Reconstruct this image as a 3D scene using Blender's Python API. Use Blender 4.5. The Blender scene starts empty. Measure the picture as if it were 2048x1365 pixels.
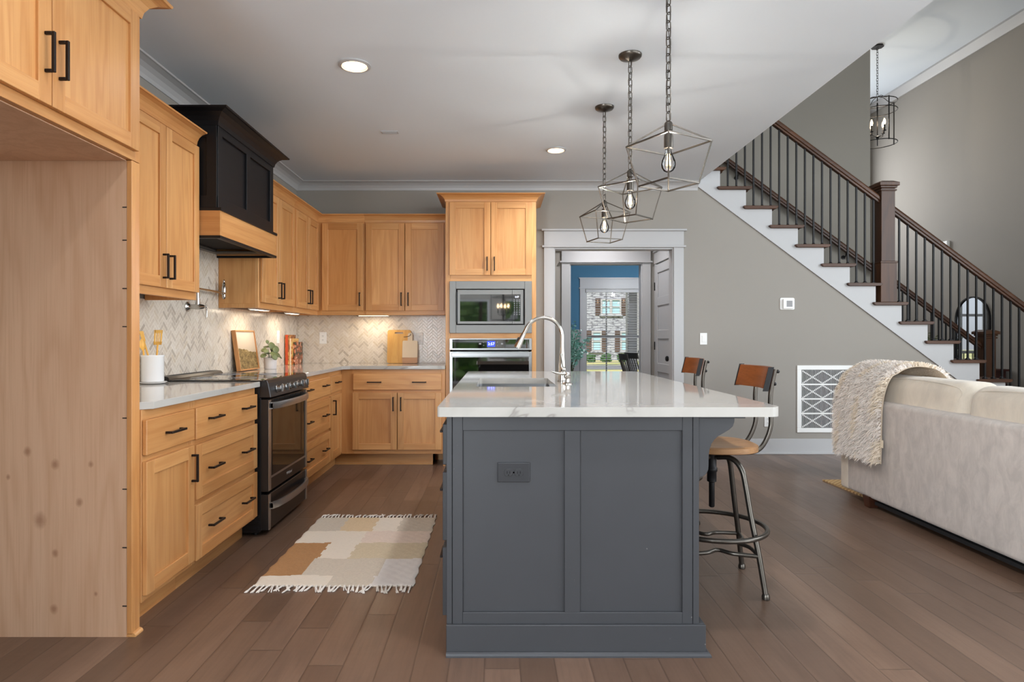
import bpy, bmesh, math, random
from mathutils import Vector, Matrix

R = random.Random(7)
PI = math.pi
SC = bpy.context.scene
COL = SC.collection

# ------------------------------------------------------------------ camera
cam_d = bpy.data.cameras.new('camera')
cam = bpy.data.objects.new('camera', cam_d)
COL.objects.link(cam)
cam.location = (0, 0, 1.18)
cam.rotation_euler = (PI/2, 0, 0)
cam_d.sensor_fit = 'HORIZONTAL'
cam_d.sensor_width = 36
cam_d.lens = 36*1267/2048
cam_d.shift_x = (1024-995)/2048
cam_d.shift_y = -(682.5-675)/2048
cam_d.clip_start = 0.05
cam_d.clip_end = 300
SC.camera = cam

# ------------------------------------------------------------------ world, daylight, exposure
w = bpy.data.worlds.new('sky')
SC.world = w
w.use_nodes = True
wn = w.node_tree.nodes
bg = wn['Background']
sky = wn.new('ShaderNodeTexSky')
sky.sky_type = 'HOSEK_WILKIE'
sky.turbidity = 6
sky.ground_albedo = 0.4
sky.sun_direction = (0.3, 0.5, 0.75)
hsv = wn.new('ShaderNodeHueSaturation')
hsv.inputs['Saturation'].default_value = 0.35
w.node_tree.links.new(sky.outputs[0], hsv.inputs['Color'])
w.node_tree.links.new(hsv.outputs[0], bg.inputs['Color'])
bg.inputs['Strength'].default_value = 2.4

def add_light(kind, name, loc, energy, color=(1, 1, 1), size=None, size_y=None, rot=(0, 0, 0), spot=None, radius=None, parent=None):
    d = bpy.data.lights.new(name, kind)
    d.energy = energy
    d.color = color
    if kind == 'AREA':
        d.shape = 'RECTANGLE'
        d.size = size
        d.size_y = size_y or size
    if radius is not None:
        d.shadow_soft_size = radius
    if kind == 'SPOT' and spot:
        d.spot_size = spot
        d.spot_blend = 0.8
    o = bpy.data.objects.new(name, d)
    COL.objects.link(o)
    o.location = loc
    o.rotation_euler = rot
    return o

sun = add_light('SUN', 'sun', (20, -10, 20), 4.6, (1, 0.98, 0.96), rot=(math.radians(42), 0, math.radians(-25)))
sun.data.angle = 0.02
# area lamps for daylight at unseen living, rear and foyer windows, plus added fills
add_light('AREA', 'daylight_living_windows', (6.9, -1.2, 1.7), 220, (0.88, 0.945, 1), 4.4, 2.6, (0, PI/2+0.2, 0))
add_light('AREA', 'daylight_rear_windows', (4.4, -3.85, 1.7), 150, (0.88, 0.945, 1), 3.6, 2.6, (PI/2+0.3, 0, 0.45))
add_light('AREA', 'added_fill_sofa_side', (6.9, 2.7, 2.5), 230, (0.88, 0.945, 1), 4.0, 2.2, (0, PI/2-0.45, 0))  # unseen lamp added to brighten the living room floor and sofa side
add_light('AREA', 'added_fill_breakfast_side', (-1.93, -2.3, 1.35), 300, (0.88, 0.945, 1), 2.1, 1.6, (PI/2+0.3, 0, -PI/2+0.45))  # unseen lamp on the left, added to fill low cabinets and sofa back
add_light('AREA', 'daylight_foyer_window', (5.7, 11.85, 3.6), 60, (0.95, 0.97, 1), 1.6, 2.2, (-PI/2, 0, 0))

SC.view_settings.view_transform = 'Standard'
SC.view_settings.look = 'None'
SC.view_settings.gamma = 1
SC.view_settings.use_curve_mapping = False
SC.view_settings.exposure = 0.42
SC.cycles.use_denoising = True
SC.cycles.max_bounces = 10
SC.cycles.diffuse_bounces = 6
SC.cycles.glossy_bounces = 5
SC.cycles.transmission_bounces = 8
SC.cycles.transparent_max_bounces = 12
SC.cycles.caustics_reflective = False
SC.cycles.caustics_refractive = False
SC.cycles.sample_clamp_indirect = 4

# ------------------------------------------------------------------ materials
def lin(c):
    out = []
    for v in c:
        v = v/255
        out.append(v/12.92 if v <= 0.04045 else ((v+0.055)/1.055)**2.4)
    return (*out, 1)

class NT:
    """Small helper to write node trees."""
    def __init__(s, m):
        s.t = m.node_tree
        s.n = s.t.nodes
        s.b = s.n['Principled BSDF']
    def node(s, typ, **kw):
        n = s.n.new(typ)
        for k, v in kw.items():
            setattr(n, k, v)
        return n
    def set(s, sock, v):
        if isinstance(v, bpy.types.NodeSocket):
            s.t.links.new(v, sock)
        else:
            sock.default_value = v
    def math(s, op, a, b=0.0, c=None):
        n = s.node('ShaderNodeMath', operation=op)
        s.set(n.inputs[0], a)
        s.set(n.inputs[1], b)
        if c is not None:
            s.set(n.inputs[2], c)
        return n.outputs[0]
    def mix(s, f, a, b, mode='MIX'):
        n = s.node('ShaderNodeMix', data_type='RGBA', blend_type=mode)
        s.set(n.inputs[0], f)
        s.set(n.inputs[6], a)
        s.set(n.inputs[7], b)
        return n.outputs[2]
    def noise(s, vec, scale, detail=3.0, rough=0.5, dist=0.0, dim='3D'):
        n = s.node('ShaderNodeTexNoise', noise_dimensions=dim)
        s.set(n.inputs['Vector'], vec)
        n.inputs['Scale'].default_value = scale
        n.inputs['Detail'].default_value = detail
        n.inputs['Roughness'].default_value = rough
        n.inputs['Distortion'].default_value = dist
        return n.outputs[0]
    def ramp(s, f, stops):
        n = s.node('ShaderNodeValToRGB')
        s.set(n.inputs[0], f)
        cr = n.color_ramp
        while len(cr.elements) < len(stops):
            cr.elements.new(0.5)
        for e, (p, c) in zip(cr.elements, stops):
            e.position = p
            e.color = c if not isinstance(c, (int, float)) else (c, c, c, 1)
        return n.outputs[0]
    def coord(s):
        return s.node('ShaderNodeTexCoord').outputs['Object']
    def world(s):
        return s.node('ShaderNodeNewGeometry').outputs['Position']
    def sep(s, v):
        n = s.node('ShaderNodeSeparateXYZ')
        s.set(n.inputs[0], v)
        return n.outputs
    def comb(s, x=0.0, y=0.0, z=0.0):
        n = s.node('ShaderNodeCombineXYZ')
        s.set(n.inputs[0], x); s.set(n.inputs[1], y); s.set(n.inputs[2], z)
        return n.outputs[0]
    def vmath(s, op, a, b=(0, 0, 0)):
        n = s.node('ShaderNodeVectorMath', operation=op)
        s.set(n.inputs[0], a); s.set(n.inputs[1], b)
        return n.outputs[0]
    def white(s, v):
        n = s.node('ShaderNodeTexWhiteNoise', noise_dimensions='3D')
        s.set(n.inputs['Vector'], v)
        return n.outputs['Value']
    def bump(s, h, strength=0.2, dist=0.01):
        n = s.node('ShaderNodeBump')
        n.inputs['Strength'].default_value = strength
        n.inputs['Distance'].default_value = dist
        s.set(n.inputs['Height'], h)
        s.t.links.new(n.outputs[0], s.b.inputs['Normal'])
    def color(s, v):
        s.set(s.b.inputs['Base Color'], v)
    def rough(s, v):
        s.set(s.b.inputs['Roughness'], v)

def mat(name, rgb, rough=0.5, metal=0.0, spec=0.5, emit=None, estr=0.0, trans=0.0, ior=1.45, alpha=1.0, coat=0.0):
    m = bpy.data.materials.new(name)
    m.use_nodes = True
    b = m.node_tree.nodes['Principled BSDF']
    b.inputs['Base Color'].default_value = lin(rgb)
    b.inputs['Roughness'].default_value = rough
    b.inputs['Metallic'].default_value = metal
    b.inputs['Specular IOR Level'].default_value = spec
    b.inputs['Transmission Weight'].default_value = trans
    b.inputs['IOR'].default_value = ior
    b.inputs['Alpha'].default_value = alpha
    b.inputs['Coat Weight'].default_value = coat
    if emit:
        b.inputs['Emission Color'].default_value = lin(emit)
        b.inputs['Emission Strength'].default_value = estr
    return m

def mottled(name, rgb, amount=0.06, scale=6, rough=0.6, metal=0.0, bump=0.0, bscale=200, spec=0.5, bdist=0.002):
    """Plain colour with a little uneven tone and an optional fine bump."""
    m = mat(name, rgb, rough, metal, spec)
    t = NT(m)
    c = t.coord()
    n = t.noise(c, scale, 4)
    k = t.math('MULTIPLY_ADD', n, amount*2, 1-amount)
    t.color(t.mix(1.0, lin(rgb), t.comb(k, k, k), 'MULTIPLY'))
    if bump:
        t.bump(t.noise(c, bscale, 2), bump, bdist)
    return m

def wood(name, axis, base, dark, light, rough=0.36, ring=10.0, fine=1.0, knots=None):
    m = mat(name, base, rough)
    t = NT(m)
    at = t.node('ShaderNodeAttribute', attribute_name='piece')
    oi = t.node('ShaderNodeObjectInfo')
    off = t.math('MULTIPLY_ADD', at.outputs['Fac'], 37.0, t.math('MULTIPLY', oi.outputs['Random'], 53.0))
    v = t.vmath('ADD', t.coord(), t.comb(off, off, off))
    sc = {'X': (0.1, 1, 1), 'Y': (1, 0.1, 1), 'Z': (1, 1, 0.1)}[axis]
    sf = {'X': (0.025, 1, 1), 'Y': (1, 0.025, 1), 'Z': (1, 1, 0.025)}[axis]
    big = t.noise(t.vmath('MULTIPLY', v, sc), 4.5, 3, 0.5, 0.35)
    rings = t.math('SINE', t.math('MULTIPLY', big, ring*6.28))
    rings = t.math('MULTIPLY_ADD', rings, 0.5, 0.5)
    rings = t.math('POWER', rings, 2.2)
    fin = t.noise(t.vmath('MULTIPLY', v, sf), 130, 3, 0.6)
    cloud = t.noise(t.vmath('MULTIPLY', v, sc), 2.2, 2)
    c = t.mix(t.ramp(cloud, [(0.3, 0.0), (0.7, 1.0)]), lin(base), lin(light))
    c = t.mix(t.math('MULTIPLY', rings, 0.32), c, lin(dark))
    c = t.mix(t.math('MULTIPLY', t.ramp(fin, [(0.45, 0.0), (0.72, 1.0)]), 0.35*fine), c, lin(dark))
    tint = t.math('MULTIPLY_ADD', at.outputs['Fac'], 0.16, 0.91)
    c = t.mix(1.0, c, t.comb(tint, tint, tint), 'MULTIPLY')
    if knots:
        p = t.world()
        for (kx, ky, kz, kr) in knots:
            d = t.vmath('SUBTRACT', p, (kx, ky, kz))
            d = t.vmath('MULTIPLY', d, (1.0, 0.0, 0.75))
            ln = t.node('ShaderNodeVectorMath', operation='LENGTH')
            t.set(ln.inputs[0], d)
            k = t.math('MULTIPLY_ADD', t.noise(t.coord(), 60, 2), kr*0.6, ln.outputs['Value'])
            f = t.ramp(t.math('DIVIDE', k, kr*2.4), [(0.28, 1.0), (0.75, 0.0)])
            c = t.mix(t.math('MULTIPLY', f, 0.55), c, lin((128, 80, 50)))
    t.color(c)
    t.bump(fin, 0.04, 0.002)
    return m

W_BASE, W_DARK, W_LIGHT = (197, 140, 84), (172, 110, 56), (211, 160, 104)
WV = wood('alder_wood_vertical_grain', 'Z', W_BASE, W_DARK, W_LIGHT)
WX = wood('alder_wood_grain_along_x', 'X', W_BASE, W_DARK, W_LIGHT)
WY = wood('alder_wood_grain_along_y', 'Y', W_BASE, W_DARK, W_LIGHT)
RAW = wood('raw_maple_veneer', 'Z', (204, 166, 135), (182, 140, 106), (213, 180, 151), 0.5, 7,
           knots=[(-1.85, 2.49, 0.73, 0.012), (-1.74, 2.49, 0.68, 0.013), (-1.80, 2.49, 0.46, 0.02), (-1.645, 2.49, 0.53, 0.011),
                  (-1.74, 2.49, 0.33, 0.010), (-1.60, 2.49, 0.68, 0.008), (-1.745, 2.49, 0.11, 0.012), (-1.58, 2.49, 0.17, 0.006),
                  (-1.925, 2.49, 0.63, 0.007)])
STAIRW = [wood('stair_walnut_stain_'+a.lower(), a, (62, 35, 18), (28, 15, 7), (88, 53, 28), 0.42, 9) for a in 'XYZ']
STOOLW = wood('stool_elm_wood', 'Y', (108, 56, 26), (78, 38, 16), (132, 74, 38), 0.28, 8)
SEATW = wood('stool_seat_wood', 'X', (150, 110, 72), (118, 80, 46), (172, 130, 90), 0.35, 9)
BAMBOO = wood('bamboo', 'Z', (214, 162, 84), (188, 130, 56), (228, 182, 108), 0.45, 5)
UTENW = wood('utensil_bamboo', 'Z', (226, 168, 70), (200, 140, 50), (238, 188, 96), 0.45, 5)
FRAMEW = wood('picture_frame_oak', 'Z', (196, 138, 84), (160, 104, 58), (210, 156, 102), 0.45, 6)
DARKLEG = wood('dark_walnut_leg', 'Z', (62, 34, 22), (36, 18, 12), (84, 50, 32), 0.35, 6)
SHUTW = wood('stained_shutter_wood', 'Z', (86, 70, 62), (66, 52, 46), (104, 86, 76), 0.7, 6)

PAINT = mottled('greige_wall_paint', (151, 146, 139), 0.012, 3, 0.75, bump=0.05, bscale=400)
PAINTD = mottled('stair_wall_paint', (148, 143, 134), 0.012, 3, 0.75, bump=0.05, bscale=400)
CEIL = mottled('white_ceiling_paint', (222, 231, 240), 0.01, 3, 0.85, bump=0.04, bscale=400)
TRIM = mat('white_trim_paint', (182, 182, 183), 0.4)
BLUE = mottled('navy_blue_wall_paint', (60, 110, 140), 0.03, 3, 0.7)
BLACKP = mottled('satin_black_paint', (21, 21, 24), 0.04, 5, 0.45, spec=0.35)
HANDLE = mat('oil_rubbed_bronze', (38, 30, 27), 0.42, 0.6)
BLACKM = mat('matte_black_metal', (34, 33, 34), 0.45, 0.5)
PEWTER = mat('aged_pewter_metal', (92, 87, 81), 0.32, 0.9)
IRON = mat('black_iron', (26, 25, 26), 0.5, 0.3)
STEEL = mat('brushed_stainless_steel', (158, 159, 160), 0.32, 1.0)
STEELM = mat('satin_stainless_steel', (124, 124, 122), 0.45, 0.8)
NICKEL = mat('brushed_nickel', (196, 192, 186), 0.2, 1.0)
BLKSTEEL = mat('black_stainless_steel', (68, 67, 68), 0.34, 0.9)
BLKSTEEL2 = mat('black_stainless_handle', (178, 176, 174), 0.28, 0.9)
BLKPLASTIC = mat('black_enamel', (20, 20, 22), 0.35)
BLKGLASS = mat('black_glass', (10, 10, 11), 0.03, 0.0, 0.5, ior=2.6)
RANGEGLASS = mat('range_window_glass', (12, 12, 13), 0.04, 0.0, 0.5, ior=1.6)
MWGLASS = mat('microwave_door_glass', (22, 23, 24), 0.03, 0.0, 0.5, ior=2.4)
WHITEP = mat('white_plastic', (236, 236, 234), 0.35)
DARKHOLE = mat('dark_recess', (14, 13, 13), 0.8)
CERAMIC = mat('white_glazed_ceramic', (236, 237, 238), 0.15)
POTC = mat('pale_matte_ceramic', (222, 218, 219), 0.5)
def clear_glass(name, ior, tint):
    m = bpy.data.materials.new(name)
    m.use_nodes = True
    t = m.node_tree
    t.nodes.remove(t.nodes['Principled BSDF'])
    a = t.nodes.new('ShaderNodeBsdfTransparent'); a.inputs[0].default_value = (tint, tint, tint, 1)
    g = t.nodes.new('ShaderNodeBsdfGlossy'); g.inputs['Roughness'].default_value = 0.0
    f = t.nodes.new('ShaderNodeFresnel'); f.inputs[0].default_value = ior
    x = t.nodes.new('ShaderNodeMixShader')
    t.links.new(f.outputs[0], x.inputs[0]); t.links.new(a.outputs[0], x.inputs[1]); t.links.new(g.outputs[0], x.inputs[2])
    t.links.new(x.outputs[0], t.nodes['Material Output'].inputs[0])
    return m
GLASS = clear_glass('window_glass', 1.25, 0.98)
BULBG = clear_glass('clear_bulb_glass', 1.3, 0.985)
FILAMENT = mat('glowing_filament', (255, 190, 110), 0.5, emit=(255, 190, 105), estr=55)
CANDLEB = mat('glowing_candle_bulb', (255, 225, 180), 0.5, emit=(255, 214, 160), estr=14)
LENS = mat('warm_downlight_lens', (255, 240, 215), 0.5, emit=(255, 236, 205), estr=2.2)
UCL = mat('under_cabinet_lamp_lens', (255, 240, 215), 0.5, emit=(255, 232, 196), estr=5)
HOODL = mat('hood_lamp_lens', (255, 245, 225), 0.5, emit=(255, 240, 215), estr=3)
LCD = mat('blue_lcd_screen', (20, 40, 190), 0.3, emit=(36, 66, 226), estr=0.9)
DIGIT = mat('lit_white_digits', (235, 240, 255), 0.3, emit=(225, 235, 255), estr=1.3)
GREYPRINT = mat('grey_panel_print', (150, 150, 152), 0.5)
SILVERP = mat('silver_print', (200, 200, 202), 0.3, 0.5)
ISL = mottled('charcoal_cabinet_paint', (60, 61, 64), 0.06, 7, 0.42)
_t = NT(ISL)
_c = _t.coord()
_lnk = ISL.node_tree.nodes['Principled BSDF'].inputs['Base Color'].links[0].from_socket
_chip = _t.math('MULTIPLY', _t.ramp(_t.noise(_c, 55, 2, 0.5), [(0.74, 0.0), (0.77, 1.0)]), _t.ramp(_t.noise(_c, 2.5, 2), [(0.5, 0.0), (0.62, 1.0)]))
_t.color(_t.mix(_t.math('MULTIPLY', _chip, 0.5), _lnk, lin((170, 166, 160))))
MIRROR = mat('mirror_glass', (232, 238, 245), 0.02, 1.0)
LEATHER = mat('dark_leather', (26, 26, 29), 0.4)
SOILM = mat('potting_soil', (60, 44, 32), 0.9)
LEAF = mottled('pilea_leaf', (106, 116, 76), 0.2, 20, 0.4)
EUCA = mottled('eucalyptus_leaf', (150, 205, 192), 0.2, 20, 0.5)
STEM = mat('plant_stem', (88, 104, 78), 0.6)
SHRUB = mottled('shrub_leaf', (60, 96, 52), 0.3, 12, 0.6)
DUST = mat('black_dust_cover', (16, 16, 18), 0.8)
CHAIRP = mat('charcoal_stained_chair', (84, 79, 75), 0.45)
TABLEP = mat('white_table_paint', (230, 228, 224), 0.35)
BOOKPAGE = mat('book_pages', (226, 214, 190), 0.8)
SHADOWGAP = mat('black_gap', (8, 8, 8), 0.9)
CONSOLE = mat('dark_mahogany', (58, 30, 26), 0.35)
MARBLE = mottled('cream_marble_board', (226, 208, 180), 0.04, 8, 0.35)
ACACIA = wood('acacia_board', 'X', (184, 134, 94), (126, 82, 52), (220, 180, 142), 0.4, 5)

def quartz():
    m = mat('white_quartz_with_grey_veins', (232, 231, 227), 0.06, 0, 0.5)
    t = NT(m)
    p = t.world()
    q = t.vmath('ADD', t.vmath('MULTIPLY', p, (1.0, 0.7, 1.0)), (3.1, 1.7, 0))
    n = t.noise(q, 1.15, 5, 0.55, 0.9)
    d = t.math('ABSOLUTE', t.math('SUBTRACT', n, 0.5))
    vein = t.ramp(d, [(0.0, 1.0), (0.012, 0.0)])
    mask = t.ramp(t.noise(p, 1.6, 2), [(0.42, 0.0), (0.6, 1.0)])
    soft = t.ramp(d, [(0.0, 0.35), (0.08, 0.0)])
    f = t.math('MULTIPLY', t.math('MAXIMUM', vein, soft), mask)
    t.color(t.mix(t.math('MULTIPLY', f, 0.65), lin((184, 181, 175)), lin((116, 111, 105))))
    return m
QUARTZ = quartz()

def herringbone(name, haxis):
    """45 degree marble herringbone, tiles 1 x 3, with pale grout."""
    m = mat(name, (214, 204, 190), 0.22)
    t = NT(m)
    s = t.sep(t.world())
    u = s[0] if haxis == 'X' else s[1]
    z = s[2]
    W = 0.0235
    k = 0.70710678/W
    x = t.math('ADD', t.math('MULTIPLY', t.math('ADD', u, z), k), 400.0)
    y = t.math('ADD', t.math('MULTIPLY', t.math('SUBTRACT', z, u), k), 400.0)
    i = t.math('FLOOR', x); j = t.math('FLOOR', y)
    fx = t.math('FRACT', x); fy = t.math('FRACT', y)
    n = 3.0
    q = t.math('FLOORED_MODULO', t.math('SUBTRACT', i, j), 2*n)
    ish = t.math('LESS_THAN', q, n-0.5)
    # horizontal tile
    uh = t.math('ADD', q, fx)
    idhx = t.math('SUBTRACT', i, q)
    # vertical tile
    kv = t.math('SUBTRACT', q, n)
    uv = t.math('ADD', t.math('SUBTRACT', n-1, kv), fy)
    idvy = t.math('ADD', j, kv)
    def sel(a, b):
        return t.math('ADD', t.math('MULTIPLY', a, ish), t.math('MULTIPLY', b, t.math('SUBTRACT', 1.0, ish)))
    L = sel(uh, uv)
    Wd = sel(fy, fx)
    eL = t.math('MINIMUM', L, t.math('SUBTRACT', n, L))
    eW = t.math('MINIMUM', Wd, t.math('SUBTRACT', 1.0, Wd))
    e = t.math('MINIMUM', eL, eW)
    grout = t.math('LESS_THAN', e, 0.05)
    ident = t.comb(sel(idhx, i), sel(j, idvy), ish)
    r = t.white(ident)
    c = t.ramp(r, [(0.0, lin((182, 171, 158))), (0.1, lin((196, 185, 172))), (0.24, lin((212, 201, 187))),
                   (0.6, lin((222, 213, 201))), (0.85, lin((208, 195, 176))), (1.0, lin((228, 221, 211)))])
    streak = t.noise(t.comb(t.math('MULTIPLY', L, 0.6), t.math('MULTIPLY_ADD', Wd, 3.0, t.math('MULTIPLY', r, 90.0)), r), 1.6, 3)
    c = t.mix(t.math('MULTIPLY', t.ramp(streak, [(0.4, 0.0), (0.7, 1.0)]), 0.3), c, lin((170, 156, 140)))
    c = t.mix(grout, c, lin((226, 220, 208)))
    t.color(c)
    t.rough(t.math('MULTIPLY_ADD', grout, 0.45, 0.2))
    t.bump(t.ramp(e, [(0.03, 0.0), (0.1, 1.0)]), 0.25, 0.002)
    return m
HERX = herringbone('herringbone_marble_tile_back', 'X')
HERY = herringbone('herringbone_marble_tile_side', 'Y')

def floor_mat():
    m = mat('dark_walnut_plank_floor', (96, 70, 54), 0.3)
    t = NT(m)
    t.b.inputs['Specular IOR Level'].default_value = 0.7
    s = t.sep(t.world())
    W = 0.127
    a = t.math('ADD', t.math('DIVIDE', s[0], W), 100.37)
    i = t.math('FLOOR', a)
    fa = t.math('FRACT', a)
    sh = t.white(t.comb(i, 3.3, 1.0))
    b = t.math('ADD', t.math('DIVIDE', s[1], 1.15), t.math('MULTIPLY', sh, 7.0))
    j = t.math('FLOOR', b)
    fb = t.math('FRACT', b)
    r = t.white(t.comb(i, j, 5.0))
    v = t.comb(t.math('MULTIPLY_ADD', r, 31.0, s[0]), t.math('MULTIPLY', s[1], 0.16), r)
    g1 = t.noise(v, 9, 5, 0.6, 0.8)
    g2 = t.noise(t.comb(t.math('MULTIPLY_ADD', r, 17.0, s[0]), t.math('MULTIPLY', s[1], 0.05), r), 80, 3, 0.6)
    c = t.ramp(r, [(0.0, lin((99, 77, 62))), (0.3, lin((107, 84, 69))), (0.7, lin((114, 90, 74))), (1.0, lin((125, 99, 82)))])
    c = t.mix(t.math('MULTIPLY', t.ramp(g1, [(0.42, 0.0), (0.68, 1.0)]), 0.4), c, lin((84, 63, 50)))
    c = t.mix(t.math('MULTIPLY', t.ramp(g2, [(0.45, 0.0), (0.7, 1.0)]), 0.25), c, lin((78, 56, 43)))
    ea = t.math('MULTIPLY', t.math('MINIMUM', fa, t.math('SUBTRACT', 1.0, fa)), W)
    eb = t.math('MULTIPLY', t.math('MINIMUM', fb, t.math('SUBTRACT', 1.0, fb)), 1.15)
    e = t.math('MINIMUM', ea, eb)
    seam = t.ramp(e, [(0.0008, 1.0), (0.0022, 0.0)])
    c = t.mix(t.math('MULTIPLY', seam, 0.5), c, lin((46, 32, 24)))
    t.color(c)
    sc = t.noise(t.comb(t.math('MULTIPLY', s[0], 0.6), s[1], r), 14, 2)
    t.rough(t.math('MULTIPLY_ADD', g1, 0.12, 0.25))
    h = t.math('ADD', t.math('MULTIPLY', t.ramp(e, [(0.0, 0.0), (0.005, 1.0)]), 1.0), t.math('MULTIPLY', sc, 0.7))
    t.bump(h, 0.22, 0.004)
    return m
FLOOR = floor_mat()

def velvet(name, rgb, amt, scale):
    m = mat(name, rgb, 0.85, 0, 0.2)
    t = NT(m)
    c = t.coord()
    n = t.noise(t.vmath('MULTIPLY', c, (1, 1, 0.5)), scale, 6, 0.65, 0.6)
    f = t.noise(t.vmath('MULTIPLY', c, (1, 1, 0.15)), 120, 2)
    col = t.mix(t.ramp(n, [(0.35, 0.0), (0.65, 1.0)]), lin(rgb), lin(tuple(min(255, int(v*amt)) for v in rgb)))
    col = t.mix(t.math('MULTIPLY', f, 0.18), col, lin(tuple(int(v*0.8) for v in rgb)))
    t.color(col)
    t.b.inputs['Sheen Weight'].default_value = 0.25
    t.b.inputs['Sheen Roughness'].default_value = 0.5
    t.bump(f, 0.15, 0.002)
    return m
SOFA = velvet('greige_velvet', (182, 173, 166), 1.13, 16)
SOFAC = velvet('cream_chenille', (200, 189, 174), 1.08, 9)
FURB = mat('fur_backing_shade_tone', (196, 180, 160), 0.95)  # darker tone paints shading into the gaps between tufts
FUR = velvet('cream_faux_fur', (244, 235, 226), 0.97, 14)
FUR2 = velvet('tan_faux_fur', (238, 225, 206), 1.03, 14)

def rugm(name, rgb, amt=0.12):
    m = mottled(name, rgb, amt, 40, 0.95, spec=0.1)
    t = NT(m)
    n = t.noise(t.vmath('MULTIPLY', t.coord(), (1.0, 5.0, 1.0)), 90, 3, 0.7)
    f = t.ramp(n, [(0.4, 0.0), (0.7, 1.0)])
    t.color(t.mix(t.math('MULTIPLY', f, amt*3), lin(rgb), lin(tuple(int(v*0.68) for v in rgb))))
    t.bump(n, 0.6, 0.006)
    return m
RUGM = [rugm('rug_cream_wool', (231, 220, 203), 0.05), rugm('rug_rust_brown_wool', (182, 138, 96), 0.14),
        rugm('rug_grey_beige_wool', (214, 202, 184), 0.13), rugm('rug_tan_wool', (224, 200, 164), 0.12),
        rugm('rug_pink_beige_wool', (230, 212, 196), 0.1), rugm('rug_straw_beige_wool', (216, 200, 170), 0.13),
        rugm('rug_white_wool', (226, 220, 214), 0.04)]
FRINGE = mottled('rug_fringe_cotton', (228, 222, 214), 0.08, 60, 0.95)

def jutem():
    m = mat('woven_jute', (200, 168, 122), 0.95, 0, 0.1)
    t = NT(m)
    s = t.sep(t.coord())
    a = t.math('SINE', t.math('MULTIPLY', s[0], 150.0))
    b = t.math('SINE', t.math('MULTIPLY', s[1], 150.0))
    f = t.math('MULTIPLY_ADD', t.math('MULTIPLY', a, b), 0.5, 0.5)
    t.color(t.mix(f, lin((206, 176, 130)), lin((140, 108, 72))))
    t.bump(f, 0.5, 0.006)
    return m
JUTE = jutem()

def landscape():
    m = mat('landscape_print', (160, 130, 90), 0.6)
    t = NT(m)
    s = t.sep(t.world())
    n = t.noise(t.world(), 14, 5, 0.6, 0.6)
    z = t.math('MULTIPLY_ADD', t.math('SUBTRACT', n, 0.5), 0.05, t.math('MULTIPLY_ADD', s[1], 0.12, s[2]))
    sky_ = t.ramp(t.math('MULTIPLY', t.math('SUBTRACT', s[2], 1.03), 4.0), [(0.0, lin((196, 176, 150))), (1.0, lin((228, 214, 196)))])
    land = t.ramp(t.noise(t.vmath('MULTIPLY', t.world(), (1, 1, 1.6)), 26, 5, 0.7, 0.8), [(0.3, lin((84, 66, 40))), (0.45, lin((122, 100, 62))), (0.6, lin((158, 134, 88))), (0.72, lin((202, 176, 134)))])
    t.color(t.mix(t.math('GREATER_THAN', z, 1.68), land, sky_))
    return m
PICT = landscape()

def book_cover(name, c1, c2, c3, sc):
    m = mat(name, c1, 0.4)
    t = NT(m)
    n = t.noise(t.coord(), sc, 3, 0.6, 0.5)
    t.color(t.ramp(n, [(0.3, lin(c1)), (0.48, lin(c1)), (0.55, lin(c2)), (0.68, lin(c3))]))
    return m
BOOK1 = mat('orange_red_book_cloth', (196, 74, 38), 0.5)
BOOK1C = book_cover('brown_cookbook_cover', (120, 70, 36), (196, 120, 50), (226, 190, 120), 30)
BOOK2C = book_cover('golden_cookbook_cover', (226, 190, 112), (204, 110, 44), (120, 52, 26), 26)
BOOK3C = book_cover('photo_cookbook_cover', (66, 62, 44), (190, 92, 48), (226, 196, 170), 24)

def brick():
    m = mat('whitewashed_brick', (216, 214, 210), 0.9)
    t = NT(m)
    b = t.node('ShaderNodeTexBrick')
    t.set(b.inputs['Vector'], t.comb(t.sep(t.world())[0], t.sep(t.world())[2], 0.0))
    b.inputs['Color1'].default_value = lin((172, 176, 184))
    b.inputs['Color2'].default_value = lin((148, 151, 160))
    b.inputs['Mortar'].default_value = lin((188, 190, 194))
    b.inputs['Scale'].default_value = 1.0
    b.inputs['Brick Width'].default_value = 0.42
    b.inputs['Row Height'].default_value = 0.14
    b.inputs['Mortar Size'].default_value = 0.02
    n = t.noise(t.vmath('MULTIPLY', t.comb(t.sep(t.world())[0], t.sep(t.world())[2], 0.0), (1, 3.2, 1)), 3.0, 3, 0.6)
    t.color(t.mix(t.ramp(n, [(0.52, 0.0), (0.58, 0.85)]), b.outputs[0], lin((84, 82, 92))))
    return m
BRICK = brick()

def lawnm():
    m = mat('pale_lawn', (150, 160, 96), 0.95)
    t = NT(m)
    n = t.noise(t.world(), 0.3, 6, 0.7)
    t.color(t.ramp(n, [(0.35, lin((134, 150, 84))), (0.55, lin((190, 182, 128))), (0.7, lin((206, 190, 140)))]))
    return m
LAWN = lawnm()
ROADM = mat('asphalt', (120, 122, 126), 0.9)
TREEM = mottled('dense_tree_foliage', (160, 205, 128), 0.5, 9, 0.8)

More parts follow.
